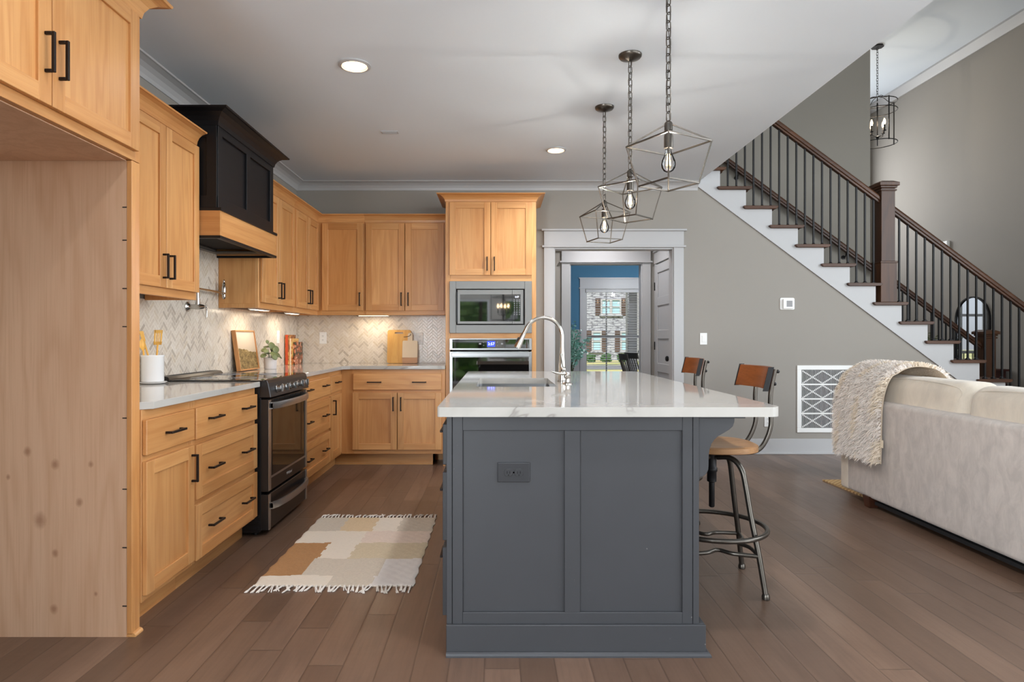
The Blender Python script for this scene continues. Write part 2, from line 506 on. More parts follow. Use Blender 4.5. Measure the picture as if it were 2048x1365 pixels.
# ------------------------------------------------------------------ mesh helpers
class B:
    """Collects shapes that become one mesh object."""
    def __init__(s):
        s.v = []; s.f = []; s.m = []; s.p = []; s.sm = []
    def add(s, verts, faces, m=0, sm=False):
        o = len(s.v)
        s.v += [tuple(v) for v in verts]
        pc = R.random()
        for f in faces:
            s.f.append([i+o for i in f]); s.m.append(m); s.p.append(pc); s.sm.append(sm)
        return s
    def box(s, x0, x1, y0, y1, z0, z1, m=0):
        if x0 > x1: x0, x1 = x1, x0
        if y0 > y1: y0, y1 = y1, y0
        if z0 > z1: z0, z1 = z1, z0
        v = [(x0, y0, z0), (x1, y0, z0), (x1, y1, z0), (x0, y1, z0), (x0, y0, z1), (x1, y0, z1), (x1, y1, z1), (x0, y1, z1)]
        return s.add(v, [(0, 3, 2, 1), (4, 5, 6, 7), (0, 1, 5, 4), (1, 2, 6, 5), (2, 3, 7, 6), (3, 0, 4, 7)], m)
    def hexa(s, v8, m=0):
        return s.add(v8, [(0, 3, 2, 1), (4, 5, 6, 7), (0, 1, 5, 4), (1, 2, 6, 5), (2, 3, 7, 6), (3, 0, 4, 7)], m)
    def prism(s, poly, axis, a0, a1, m=0, sm=False):
        """poly in the plane across axis: X -> (y,z), Y -> (x,z), Z -> (x,y)."""
        def p(q, a):
            return {'X': (a, q[0], q[1]), 'Y': (q[0], a, q[1]), 'Z': (q[0], q[1], a)}[axis]
        n = len(poly)
        v = [p(q, a0) for q in poly]+[p(q, a1) for q in poly]
        f = [tuple(range(n))[::-1], tuple(range(n, 2*n))]
        f += [(i, (i+1) % n, n+(i+1) % n, n+i) for i in range(n)]
        return s.add(v, f, m, sm)
    def tube(s, pts, r, n=8, closed=False, m=0, cap=True):
        P = [Vector(p) for p in pts]
        k = len(P)
        rr = r if isinstance(r, (list, tuple)) else [r]*k
        verts = []
        prev = None
        for i in range(k):
            if closed:
                t = (P[(i+1) % k]-P[i-1])
            else:
                t = P[min(i+1, k-1)]-P[max(i-1, 0)]
            t.normalize()
            if prev is None:
                a = Vector((0, 0, 1)) if abs(t.z) < 0.9 else Vector((1, 0, 0))
                u = t.cross(a).normalized()
            else:
                u = (prev-t*prev.dot(t))
                u.normalize()
            prev = u
            w_ = t.cross(u)
            for q in range(n):
                an = 2*PI*q/n
                verts.append(P[i]+(u*math.cos(an)+w_*math.sin(an))*rr[i])
        faces = []
        kk = k if closed else k-1
        for i in range(kk):
            a = i*n; b = ((i+1) % k)*n
            for q in range(n):
                faces.append((a+q, a+(q+1) % n, b+(q+1) % n, b+q))
        if not closed and cap:
            faces.append(tuple(range(n))[::-1])
            faces.append(tuple(range((k-1)*n, k*n)))
        return s.add(verts, faces, m, True)
    def cyl(s, p0, p1, r, n=16, m=0):
        return s.tube([p0, p1], r, n, False, m)
    def bar(s, p0, p1, wx, wz, m=0):
        """square bar between two points"""
        P0, P1 = Vector(p0), Vector(p1)
        t = (P1-P0).normalized()
        a = Vector((0, 0, 1)) if abs(t.z) < 0.9 else Vector((1, 0, 0))
        u = t.cross(a).normalized()*wx/2
        v_ = t.cross(u).normalized()*wz/2
        v8 = [P0-u-v_, P0+u-v_, P0+u+v_, P0-u+v_, P1-u-v_, P1+u-v_, P1+u+v_, P1-u+v_]
        return s.hexa(v8, m)
    def lathe(s, prof, c=(0, 0, 0), n=24, axis='Z', m=0, rot=None):
        """prof: list of (r, h)."""
        C = Vector(c)
        verts = []
        for (r, h) in prof:
            for q in range(n):
                an = 2*PI*q/n
                a, b = r*math.cos(an), r*math.sin(an)
                d = {'Z': Vector((a, b, h)), 'X': Vector((h, a, b)), 'Y': Vector((a, h, b))}[axis]
                if rot is not None:
                    d = rot @ d
                verts.append(C+d)
        faces = []
        for i in range(len(prof)-1):
            for q in range(n):
                faces.append((i*n+q, i*n+(q+1) % n, (i+1)*n+(q+1) % n, (i+1)*n+q))
        if prof[0][0] > 1e-5:
            faces.append(tuple(range(n))[::-1])
        if prof[-1][0] > 1e-5:
            faces.append(tuple(range((len(prof)-1)*n, len(prof)*n)))
        return s.add(verts, faces, m, True)
    def sphere(s, c, r, n=16, m=0, sc=(1, 1, 1)):
        k = n//2
        pr = [(max(1e-6, r*math.sin(PI*i/k)), -r*math.cos(PI*i/k)) for i in range(k+1)]
        o = len(s.v)
        s.lathe(pr, (0, 0, 0), n, 'Z', m)
        for i in range(o, len(s.v)):
            x, y, z = s.v[i]
            s.v[i] = (c[0]+x*sc[0], c[1]+y*sc[1], c[2]+z*sc[2])
        return s
    def mould(s, prof, p0, p1, out, m0=0, m1=0, m=0, sm=False):
        """prof: closed list of (d, h): d along out, h up. m0/m1: +1 grows with d (outer mitre), -1 shrinks (inner)."""
        P0, P1 = Vector(p0), Vector(p1)
        t = (P1-P0).normalized()
        o = Vector(out)
        n = len(prof)
        v = [P0+o*d+Vector((0, 0, h))-t*(m0*d) for d, h in prof]+[P1+o*d+Vector((0, 0, h))+t*(m1*d) for d, h in prof]
        f = [tuple(range(n))[::-1], tuple(range(n, 2*n))]+[(i, (i+1) % n, n+(i+1) % n, n+i) for i in range(n)]
        return s.add(v, f, m, sm)
    def grid(s, pts, m=0, sm=True, closed_u=False):
        """pts: rows of points."""
        nr, nc = len(pts), len(pts[0])
        v = [p for row in pts for p in row]
        f = [(i*nc+j, i*nc+j+1, (i+1)*nc+j+1, (i+1)*nc+j) for i in range(nr-1) for j in range(nc-1)]
        if closed_u:
            f += [(i*nc+nc-1, i*nc, (i+1)*nc, (i+1)*nc+nc-1) for i in range(nr-1)]
        return s.add(v, f, m, sm)

LOC = {}
def obj(name, b, mats, parent=None, bevel=0.0, seg=1, kind=None, label=None, cat=None, group=None, recalc=True, smooth_angle=40, subd=0):
    me = bpy.data.meshes.new(name)
    off = LOC.get(parent.name, Vector((0, 0, 0))) if parent else Vector((0, 0, 0))
    me.from_pydata([(v[0]-off.x, v[1]-off.y, v[2]-off.z) for v in b.v], [], b.f)
    if not isinstance(mats, (list, tuple)):
        mats = [mats]
    for q in mats:
        me.materials.append(q)
    me.polygons.foreach_set('material_index', b.m)
    me.polygons.foreach_set('use_smooth', b.sm)
    at = me.attributes.new('piece', 'FLOAT', 'FACE')
    at.data.foreach_set('value', b.p)
    if recalc:
        bm = bmesh.new()
        bm.from_mesh(me)
        bmesh.ops.recalc_face_normals(bm, faces=bm.faces)
        bm.to_mesh(me)
        bm.free()
    if any(b.sm):
        me.set_sharp_from_angle(angle=math.radians(smooth_angle))
    me.update()
    o = bpy.data.objects.new(name, me)
    COL.objects.link(o)
    if parent:
        o.parent = parent
    LOC[o.name] = off
    if bevel:
        md = o.modifiers.new('soft_edges', 'BEVEL')
        md.width = bevel
        md.segments = seg
        md.limit_method = 'ANGLE'
        md.angle_limit = math.radians(40)
    if subd:
        md = o.modifiers.new('smooth_surface', 'SUBSURF')
        md.levels = subd
        md.render_levels = subd
    if kind: o['kind'] = kind
    if label: o['label'] = label
    if cat: o['category'] = cat
    if group: o['group'] = group
    return o

def thing(name, label, cat, loc=(0, 0, 0), group=None):
    o = bpy.data.objects.new(name, None)
    o.empty_display_size = 0.1
    COL.objects.link(o)
    o.location = loc
    LOC[o.name] = Vector(loc)
    o['label'] = label
    o['category'] = cat
    if group: o['group'] = group
    return o

def struct(name, b, m, **kw):
    return obj(name, b, m, kind='structure', **kw)

def dup(root, loc, rotz=None, label=None, group=None):
    r = root.copy(); COL.objects.link(r)
    r.location = loc
    if rotz is not None: r.rotation_euler = (0, 0, rotz)
    if label: r['label'] = label
    if group: r['group'] = group
    for ch in list(root.children):
        c = ch.copy(); COL.objects.link(c); c.parent = r
        for g in list(ch.children):
            d = g.copy(); COL.objects.link(d); d.parent = c
    return r

def smooth_path(pts, k=6, closed=False):
    """Catmull-Rom through pts."""
    P = [Vector(p) for p in pts]
    n = len(P)
    out = []
    rng = n if closed else n-1
    for i in range(rng):
        p0 = P[i-1] if (closed or i > 0) else P[0]*2-P[1]
        p1 = P[i]; p2 = P[(i+1) % n]
        p3 = P[(i+2) % n] if (closed or i+2 < n) else P[-1]*2-P[-2]
        for q in range(k):
            u = q/k
            out.append(0.5*((2*p1)+(p2-p0)*u+(2*p0-5*p1+4*p2-p3)*u*u+(3*p1-p0-3*p2+p3)*u*u*u))
    if not closed:
        out.append(P[-1])
    return out

def text_mesh(txt, size, name, material, parent, origin, xdir, updir, depth=0.0004, shear=0.0):
    cu = bpy.data.curves.new(name, 'FONT')
    cu.body = txt
    cu.size = size
    cu.extrude = depth
    cu.align_x = 'CENTER'; cu.align_y = 'CENTER'
    cu.shear = shear
    tmp = bpy.data.objects.new(name+'_tmp', cu)
    COL.objects.link(tmp)
    dg = bpy.context.evaluated_depsgraph_get()
    me = bpy.data.meshes.new_from_object(tmp.evaluated_get(dg))
    bpy.data.objects.remove(tmp)
    bpy.data.curves.remove(cu)
    xd = Vector(xdir).normalized(); ud = Vector(updir).normalized(); nd = xd.cross(ud)
    off = LOC.get(parent.name, Vector((0, 0, 0)))
    M = Matrix((( xd.x, ud.x, nd.x, origin[0]-off.x), (xd.y, ud.y, nd.y, origin[1]-off.y), (xd.z, ud.z, nd.z, origin[2]-off.z), (0, 0, 0, 1)))
    me.transform(M)
    me.materials.clear()
    me.materials.append(material)
    o = bpy.data.objects.new(name, me)
    COL.objects.link(o)
    o.parent = parent
    LOC[o.name] = off
    return o

# a face frame maps (u along the front, o out of the front, z up) into the room
class Front:
    def __init__(s, kind, pos):
        s.k = kind; s.p = pos
    def box(s, b, u0, u1, o0, o1, z0, z1, m=0):
        if s.k == '+X': b.box(s.p+o0, s.p+o1, u0, u1, z0, z1, m)
        elif s.k == '-X': b.box(s.p-o0, s.p-o1, u0, u1, z0, z1, m)
        elif s.k == '-Y': b.box(u0, u1, s.p-o0, s.p-o1, z0, z1, m)
    def pt(s, u, o, z):
        if s.k == '+X': return (s.p+o, u, z)
        if s.k == '-X': return (s.p-o, u, z)
        return (u, s.p-o, z)
    def mats(s):
        return [WV, WY if s.k in ('+X', '-X') else WX]

def pull(fr, parent, u, z, vertical, o=0.02, L=0.128, material=None):
    """square bar pull with two standoffs"""
    b = B()
    h = L/2
    if vertical:
        fr.box(b, u-0.005, u+0.005, o+0.022, o+0.032, z-h, z+h)
        for q in (-1, 1):
            fr.box(b, u-0.005, u+0.005, o, o+0.022, z+q*(h-0.005)-0.005, z+q*(h-0.005)+0.005)
    else:
        fr.box(b, u-h, u+h, o+0.022, o+0.032, z-0.005, z+0.005)
        for q in (-1, 1):
            fr.box(b, u+q*(h-0.005)-0.005, u+q*(h-0.005)+0.005, o, o+0.022, z-0.005, z+0.005)
    return obj('handle', b, material or HANDLE, parent, bevel=0.0012)

def shaker(fr, name, parent, u0, u1, z0, z1, handle=None, mats=None, st=0.058, t=0.02, L=0.128, hm=None):
    b = B()
    fr.box(b, u0, u0+st, 0.001, t, z0, z1, 0)
    fr.box(b, u1-st, u1, 0.001, t, z0, z1, 0)
    fr.box(b, u0+st, u1-st, 0.001, t, z0, z0+st, 1)
    fr.box(b, u0+st, u1-st, 0.001, t, z1-st, z1, 1)
    fr.box(b, u0+st-0.004, u1-st+0.004, 0.002, t-0.010, z0+st-0.004, z1-st+0.004, 0 if name == 'door' else 1)
    d = obj(name, b, mats or fr.mats(), parent, bevel=0.0015)
    for h in handle or []:
        pull(fr, d, h[1], h[2], h[0] == 'v', t, L, hm)
    return d

def slab(fr, parent, u0, u1, z0, z1, handle=None, mats=None, t=0.02, L=0.128, hm=None):
    b = B()
    fr.box(b, u0, u1, 0.001, t, z0, z1, 1)
    d = obj('drawer', b, mats or fr.mats(), parent, bevel=0.003)
    for h in handle or []:
        pull(fr, d, h[1], h[2], h[0] == 'v', t, L, hm)
    return d

def carcass(fr, parent, u0, u1, depth, z0, z1, rails=(), stiles=(), sw=0.035, mats=None, left=None, right=None):
    """box with a face frame; rails [(z0,z1)], stiles [(u0,u1,z0,z1)]"""
    b = B()
    fr.box(b, u0, u1, -depth, -0.019, z0, z1, 0)
    lw = sw if left is None else left
    rw = sw if right is None else right
    fr.box(b, u0, u0+lw, -0.0188, 0, z0, z1, 0)
    fr.box(b, u1-rw, u1, -0.0188, 0, z0, z1, 0)
    for (a, c) in rails:
        fr.box(b, u0+lw, u1-rw, -0.0188, -0.0002, a, c, 1)
    for (p, q, a, c) in stiles:
        fr.box(b, p, q, -0.0188, -0.0004, a, c, 0)
    return obj('body', b, mats or fr.mats(), parent, bevel=0.0012)

COVE = [(0.0, 0.0), (0.004, 0.0), (0.008, 0.022), (0.018, 0.044), (0.034, 0.06), (0.054, 0.069), (0.062, 0.070), (0.065, 0.078), (0.0, 0.078)]
def crown_profile(d, h):
    return [(p[0]/0.065*d, p[1]/0.078*h) for p in COVE]

# ------------------------------------------------------------------ the room
XW, YB, H = -2.03, 6.40, 2.743
HU = 5.5          # ceiling of the two-storey living room and foyer
XC = 2.02         # edge of the kitchen ceiling
YS = 7.70         # far wall of the stair
XR = 7.0          # right wall
YF = 12.0         # front wall of the house
YR = -4.0         # rear wall

b = B(); b.box(-2.3, 7.3, YR-0.15, YF+0.15, -0.1, 0.0); struct('floor', b, FLOOR)

# back wall: cased opening cut out, and the triangle under the stair
DX0, DX1, DH = 0.563, 1.782, 2.086
def under(x):
    return 2.681-0.745*(x-2.046)
b = B()
b.prism([(XW, 0), (DX0, 0), (DX0, DH), (DX1, DH), (DX1, 0), (5.60, 0), (5.60, under(5.60)), (XC, under(XC)), (XC, H+0.3), (XW, H+0.3)], 'Y', YB, YB+0.12)
struct('wall_back', b, PAINT)

b = B()
b.box(XW-0.12, XC, YR, YB+0.12, H, H+0.3)
struct('ceiling', b, CEIL)
b = B(); b.box(-0.6, XC, YB+0.12, YS+0.12, H, H+0.3); b.box(-0.6, 4.41, YS+0.12, YF, H, H+0.3)
struct('ceiling_pantry_dining', b, CEIL)
b = B(); b.box(XC-0.12, XR+0.15, YR-0.15, YF+0.15, HU, HU+0.1); struct('ceiling_upper', b, CEIL)
b = B(); b.box(XC-0.12, XC, YR, YS, H+0.3, HU); struct('wall_loft', b, PAINT)

# the far wall of the stair, then the dining room side of the foyer
b = B(); b.box(XC-0.12, 4.53, YS, YS+0.12, 0, HU); struct('wall_stair', b, PAINTD)
b = B(); b.box(4.41, 4.53, YS+0.12, YF, 0, HU); struct('wall_foyer', b, PAINT)

# right wall with tall living room windows near the camera, and the rear wall
def wall_with_holes(name, axis, pos, t, a0, a1, z0, z1, holes, m):
    """axis 'X': wall plane x=pos, holes (a0,a1,z0,z1) along y; axis 'Y' likewise along x."""
    b = B()
    cuts = sorted(set([a0, a1]+[h[0] for h in holes]+[h[1] for h in holes]))
    for i in range(len(cuts)-1):
        c0, c1 = cuts[i], cuts[i+1]
        spans = sorted([(h[2], h[3]) for h in holes if h[0] <= c0 and h[1] >= c1])
        z = z0
        for (p, q) in spans+[(z1, z1)]:
            if p > z:
                if axis == 'X': b.box(pos, pos+t, c0, c1, z, p)
                else: b.box(c0, c1, pos, pos+t, z, p)
            z = max(z, q)
    return struct(name, b, m)

NOOK = [(-3.4, -1.2, 0.5, 2.2)]  # unseen window opening, added for fill light from the left
wall_with_holes('wall_left', 'X', XW-0.12, 0.12, YR, YB+0.12, 0, H+0.3, NOOK, PAINT)
LIVW = [(-3.2, -1.4, 0.5, 4.7), (-1.0, 0.8, 0.5, 4.7), (1.6, 3.8, 0.5, 4.7)]  # third opening is unseen, added to light the floor and sofa
wall_with_holes('wall_right', 'X', XR, 0.15, YR, YF, 0, HU, LIVW, PAINT)
REARW = [(-1.9, -0.2, 0.04, 2.12), (0.15, 1.0, 0.95, 2.12), (2.8, 4.3, 0.3, 4.7), (4.6, 6.1, 0.3, 4.7)]
wall_with_holes('wall_rear', 'Y', YR-0.15, 0.15, XW-0.12, XR+0.15, 0, HU, REARW, PAINT)
DW = (1.648, 4.12, 0.45, 2.10)
FW = [(4.95, 6.45, 2.6, 4.7)]
wall_with_holes('wall_front', 'Y', YF, 0.15, -0.72, XR+0.15, 0, HU, [DW]+FW+[(4.66, 5.6, 0.12, 2.25)], PAINT)
b = B(); b.box(-0.72, -0.6, YS+0.12, YF, 0, H+0.3); struct('wall_dining_left', b, BLUE)
b = B(); b.box(-0.6, DW[0]-0.02, YF-0.008, YF-0.0005, 1.32, H); b.box(DW[1]+0.02, 4.41, YF-0.008, YF-0.0005, 1.32, H)
b.box(DW[0]-0.02, DW[1]+0.02, YF-0.008, YF-0.0005, 2.12, H)
b.box(4.40, 4.4095, YS+0.13, YF-0.01, 1.32, H)
struct('wall_dining_blue_upper', b, BLUE)
b = B()
b.box(-0.6, DW[0]-0.02, YF-0.012, YF-0.0005, 0, 1.30); b.box(DW[1]+0.02, 4.41, YF-0.012, YF-0.0005, 0, 1.30); b.box(DW[0]-0.02, DW[1]+0.02, YF-0.012, YF-0.0005, 0, 0.43)
b.box(-0.6, DW[0]-0.10, YF-0.04, YF-0.0005, 1.29, 1.325)
for x in (0.1, 0.8, 1.42):
    b.box(x, x+0.09, YF-0.022, YF-0.012, 0.16, 1.2)
b.box(-0.6, DW[0]-0.1, YF-0.024, YF-0.012, 1.14, 1.22)
struct('trim_wainscot', b, TRIM)

# window frames, mullions and glass
def window(name, axis, pos, a0, a1, z0, z1, cols, rows, t=0.05, glass=True):
    b = B()
    def bx(p, q, r, s, d0, d1, m=0):
        if axis == 'X': b.box(pos+d0, pos+d1, p, q, r, s, m)
        else: b.box(p, q, pos+d0, pos+d1, r, s, m)
    w_ = 0.05
    bx(a0, a0+w_, z0, z1, 0, t); bx(a1-w_, a1, z0, z1, 0, t)
    bx(a0+w_, a1-w_, z0, z0+w_, 0, t); bx(a0+w_, a1-w_, z1-w_, z1, 0, t)
    for c in cols:
        bx(c-0.011, c+0.011, z0+w_, z1-w_, 0.012, t-0.012)
    for r in rows:
        bx(a0+w_, a1-w_, r-0.024, r+0.024, 0.006, t-0.006)
    fr = struct(name, b, TRIM)
    if glass:
        b = B()
        bx(a0+w_, a1-w_, z0+w_, z1-w_, t/2-0.003, t/2+0.003)
        obj('window_pane', b, GLASS, fr)
    return fr
window('window_1', 'Y', YF+0.05, DW[0], 2.90, DW[2], DW[3], [2.075, 2.49], [1.19])
window('window_2', 'Y', YF+0.05, 2.90, DW[1], DW[2], DW[3], [3.5], [1.19])
window('window_3', 'Y', YF+0.05, *FW[0], [5.7], [3.6])
window('window_12', 'Y', YF+0.05, 4.66, 5.6, 0.12, 2.25, [5.13], [0.9, 1.6])
for k, h in enumerate(LIVW):
    window('window_%d' % (4+k), 'X', XR+0.05, *h, [(h[0]+h[1])/2], [1.9, 3.3])
window('window_11', 'X', XW-0.08, *NOOK[0], [-2.3], [1.35])
for k, h in enumerate(REARW):
    window('window_%d' % (7+k), 'Y', YR-0.1, *h, [(h[0]+h[1])/2], [(h[2]+h[3])/2])

# crown mouldings
b = B()
cp = [(p[0]/0.065*0.105, p[1]/0.078*0.08) for p in COVE]
b.mould(cp, (XW, YR, H-0.0805), (XW, YB, H-0.0805), (1, 0, 0), 0, -1)
struct('trim_crown_left', b, TRIM)
b = B(); b.mould(cp, (XW, YB, H-0.0805), (XC, YB, H-0.0805), (0, -1, 0), -1, 0); struct('trim_crown_back', b, TRIM)
b = B()
b.mould([(0, 0), (0.02, 0), (0.10, 0.11), (0.10, 0.14), (0, 0.14)], (XR, YR, HU-0.1405), (XR, YF, HU-0.1405), (-1, 0, 0))
struct('trim_crown_right', b, TRIM)

# baseboards
b = B()
b.box(1.876, 5.42, YB-0.015, YB-0.0003, 0, 0.155); b.box(1.876, 5.42, YB-0.028, YB-0.015, 0, 0.02)
struct('baseboard_back', b, TRIM, bevel=0.003)
b = B(); b.box(XR-0.015, XR-0.0003, YR, YF, 0, 0.155); struct('baseboard_right', b, TRIM, bevel=0.003)

# cased opening to the pantry
def casing(name, x0, x1, zh, yf, w_=0.095, depth=0.12, hh=0.165):
    b = B()
    y0 = yf-0.02
    b.box(x0-w_, x0+0.006, y0, yf-0.0003, 0, zh)
    b.box(x1-0.006, x1+w_, y0, yf-0.0003, 0, zh)
    b.box(x0-w_-0.02, x1+w_+0.02, y0-0.016, yf-0.0003, zh, zh+0.02)
    b.box(x0-w_, x1+w_, y0-0.004, yf-0.0003, zh+0.02, zh+hh)
    b.box(x0-w_-0.025, x1+w_+0.025, y0-0.028, yf-0.0003, zh+hh, zh+hh+0.018)
    # jamb lining
    b.box(x0, x0+0.018, yf-0.005, yf+depth+0.005, 0, zh-0.018)
    b.box(x1-0.018, x1, yf-0.005, yf+depth+0.005, 0, zh-0.018)
    b.box(x0, x1, yf-0.005, yf+depth+0.005, zh-0.018, zh-0.0005)
    return struct(name, b, TRIM, bevel=0.002)
casing('trim_opening_1', DX0, DX1, DH, YB)

# pantry passage
b = B(); b.box(0.33, 0.45, YB+0.12, 7.62, 0, H); struct('wall_pantry_left', b, PAINT)
b = B(); b.box(1.90, 2.02, YB+0.12, YS, 0, H); struct('wall_pantry_right', b, PAINT)
P0, P1, PH = 0.863, 1.744, 2.076
b = B()
b.prism([(-0.6, 0), (P0, 0), (P0, PH), (P1, PH), (P1, 0), (1.90, 0), (1.90, H), (-0.6, H)], 'Y', 7.62, 7.74)
struct('wall_pantry_back', b, PAINT)
casing('trim_opening_2', P0, P1, PH, 7.62, w_=0.095)

# five panel door in the right wall of the passage
dr = thing('pantry_door', 'white five-panel door with black hinges inside the cased opening', 'door', (1.88, 7.1, 0))
b = B()
XD = 1.898
y0, y1 = 6.72, 7.50
b.box(XD-0.02, XD-0.002, y0, y1, 0.012, 2.03)
st = 0.1
b.box(XD-0.032, XD-0.02, y0, y0+st, 0.012, 2.03); b.box(XD-0.032, XD-0.02, y1-st, y1, 0.012, 2.03)
zs = [0.012+i*(2.018-0.10)/5 for i in range(6)]
for z in zs:
    b.box(XD-0.032, XD-0.02, y0+st, y1-st, z, z+0.1)
obj('panel', b, TRIM, dr, bevel=0.003)
for z in (1.78, 1.08, 0.25):
    b = B(); b.box(XD-0.036, XD-0.004, y1+0.002, y1+0.022, z-0.045, z+0.045); b.cyl((XD-0.037, y1+0.004, z-0.048), (XD-0.037, y1+0.004, z+0.048), 0.007, 8)
    obj('hinge', b, BLACKM, dr)
b = B(); b.lathe([(0.03, 0), (0.03, -0.006), (0.012, -0.008), (0.012, -0.03), (0.028, -0.04), (0.03, -0.055), (0.02, -0.066), (0.0001, -0.068)], (XD-0.032, y0+0.065, 0.95), 16, 'X')
obj('knob', b, BLACKM, dr)
b = B()
b.box(XD-0.018, XD+0.0017, y1+0.024, 7.5995, 0, 2.05); b.box(XD-0.018, XD+0.0017, y0-0.11, y0-0.006, 0, 2.05)
b.box(XD-0.022, XD+0.0017, y0-0.11, 7.5995, 2.052, 2.19); b.box(XD-0.036, XD+0.0017, y0-0.13, 7.5995, 2.19, 2.207)
struct('trim_pantry_door', b, TRIM, bevel=0.002)

# dining window casing with header
b = B()
x0, x1, z1, yf = DW[0], DW[1], DW[3], YF-0.012
b.box(x0-0.09, x0+0.004, yf-0.018, yf+0.01, 0.42, z1); b.box(x1-0.004, x1+0.09, yf-0.018, yf+0.01, 0.42, z1)
b.box(2.87, 2.93, yf-0.012, yf+0.06, DW[2], z1)
b.box(x0-0.11, x1+0.11, yf-0.032, yf+0.01, z1, z1+0.02); b.box(x0-0.09, x1+0.09, yf-0.02, yf+0.01, z1+0.02, z1+0.19)
b.box(x0-0.115, x1+0.115, yf-0.04, yf+0.01, z1+0.19, z1+0.208); b.box(x0-0.11, x1+0.11, yf-0.05, yf+0.05, 0.40, 0.43)
b.box(x0, x0+0.012, yf, YF+0.05, DW[2], z1); b.box(x1-0.012, x1, yf, YF+0.05, DW[2], z1); b.box(x0, x1, yf, YF+0.05, z1-0.012, z1-0.0005)
struct('trim_dining_window', b, TRIM)

# tile backsplash: left wall (up behind the hood) and back wall
b = B()
b.box(XW+0.0003, XW+0.008, 2.55, 3.64, 0.9185, 1.40); b.box(XW+0.0003, XW+0.008, 3.64, 4.59, 0.9185, 1.80); b.box(XW+0.0003, XW+0.008, 4.59, YB-0.001, 0.9185, 1.40)
struct('wall_tile_left', b, HERY)
b = B(); b.box(XW+0.0085, -0.478, YB-0.008, YB-0.0003, 0.9185, 1.40); struct('wall_tile_back', b, HERX)

# ------------------------------------------------------------------ cabinets
WALLGAP = XW+0.010          # cabinets stand just clear of the tile
FB = -1.432                 # base face frames, left run
FBB = 5.81                  # base face frames, back run
FU = -1.733                 # upper face frames, left wall
FUB = 6.098                 # upper face frames, back wall
FT = 5.84                   # tall oven cabinet face

# refrigerator surround
fr = Front('+X', -1.437)
t = thing('refrigerator_surround', 'tall wooden refrigerator surround with raw knotty side panel and two doors above', 'cabinet', (-1.73, 2.0, 0))
b = B()
b.box(XW+0.002, -1.458, 2.492, 2.512, 0.0, 1.876)
p = obj('side_panel', b, RAW, t)
p['label'] = 'raw knotty maple panel'
for z in (1.69, 1.56, 1.22, 0.86, 0.58, 0.35, 0.12, 1.37):
    b = B()
    b.box(-1.475, -1.458, 2.4905, 2.4925, z, z+0.004)
    obj('pocket_screw_hole', b, DARKHOLE, p)
b = B(); b.box(XW+0.002, -1.458, 1.46, 1.48, 0.0, 1.876); obj('side_panel', b, RAW, t)
b = B()
b.box(-1.4578, -1.437, 2.49, 2.545, 0.012, 1.876, 0)
obj('face_stile', b, fr.mats(), t, bevel=0.0015)
b = B(); b.box(-1.4578, -1.437, 1.44, 1.482, 0, 1.876, 0)
obj('face_stile', b, fr.mats(), t, bevel=0.0015)
b = B()
b.prism([(0.0, 0.0), (0.014, 0.0), (0.014, 0.006), (0.009, 0.013), (0.0, 0.016)], 'Y', 2.49, 2.545)
b.v = [(x-1.437, y, z+0.0005) for x, y, z in b.v]
b.box(-1.4578, -1.437, 2.49, 2.545, 0.0005, 0.011)
obj('base_shoe', b, WY, t)
carcass(fr, t, 1.44, 2.545, 0.58, 1.878, 2.462, rails=[(1.878, 1.925), (2.43, 2.462)], left=0.03, right=0.03)
b = B(); b.box(XW+0.002, -1.46, 1.482, 2.49, 1.8742, 1.8776); o = obj('bottom_panel', b, RAW, t)
o['label'] = 'pale raw underside panel'
shaker(fr, 'door', t, 1.475, 2.015, 1.915, 2.452, [('v', 1.985, 2.075)])
shaker(fr, 'door', t, 2.019, 2.507, 1.915, 2.452, [('v', 2.049, 2.075)])
b = B()
b.mould(crown_profile(0.09, 0.09), (-1.437, 1.40, 2.4625), (-1.437, 2.545, 2.4625), (1, 0, 0), 0, 1)
b.mould(crown_profile(0.09, 0.09), (-1.437, 2.545, 2.4625), (-1.68, 2.545, 2.4625), (0, 1, 0), 1, 0)
b.box(XW+0.01, -1.437, 1.40, 2.545, 2.4625, 2.54)
obj('crown_moulding', b, WY, t)

# upper cabinets on the left wall
def upper(orient, pos, name, label, u0, u1, doors, depth, crown=True, loc=None, ztop=2.285, left=0.03, right=0.03, rail_to=1.393, group=None, m0=0, m1=0, crown_u=None, drops=(1, 1)):
    fr = Front(orient, pos)
    t = thing(name, label, 'cabinet', loc or fr.pt((u0+u1)/2, -depth/2, 1.40), group)
    b = B()
    z0 = 1.425
    fr.box(b, u0, u1, -depth, -0.019, z0, ztop, 0)
    fr.box(b, u0, u0+left, -0.0188, 0, rail_to, ztop, 0)
    fr.box(b, u1-right, u1, -0.0188, 0, rail_to, ztop, 0)
    fr.box(b, u0+left, u1-right, -0.0188, -0.0003, rail_to, 1.45, 1)
    fr.box(b, u0+left, u1-right, -0.0188, -0.0003, ztop-0.03, ztop, 1)
    if drops[0]: fr.box(b, u0, u0+0.018, -depth, -0.019, rail_to, z0, 0)
    if drops[1]: fr.box(b, u1-0.018, u1, -depth, -0.019, rail_to, z0, 0)
    obj('body', b, fr.mats(), t, bevel=0.0012)
    for (a, c, hu) in doors:
        shaker(fr, 'door', t, a, c, 1.436, ztop-0.012, [('v', hu, 1.545)])
    if crown:
        b = B()
        ca, cc = crown_u or (u0, u1)
        out = {'+X': (1, 0, 0), '-Y': (0, -1, 0)}[orient]
        b.mould(crown_profile(0.065, 0.072), fr.pt(ca, 0, ztop+0.0003), fr.pt(cc, 0, ztop+0.0003), out, m0, m1)
        fr.box(b, u0, u1, -depth, 0.0, ztop+0.0003, ztop+0.02, 1)
        obj('crown_moulding', b, fr.mats()[1], t)
    return t

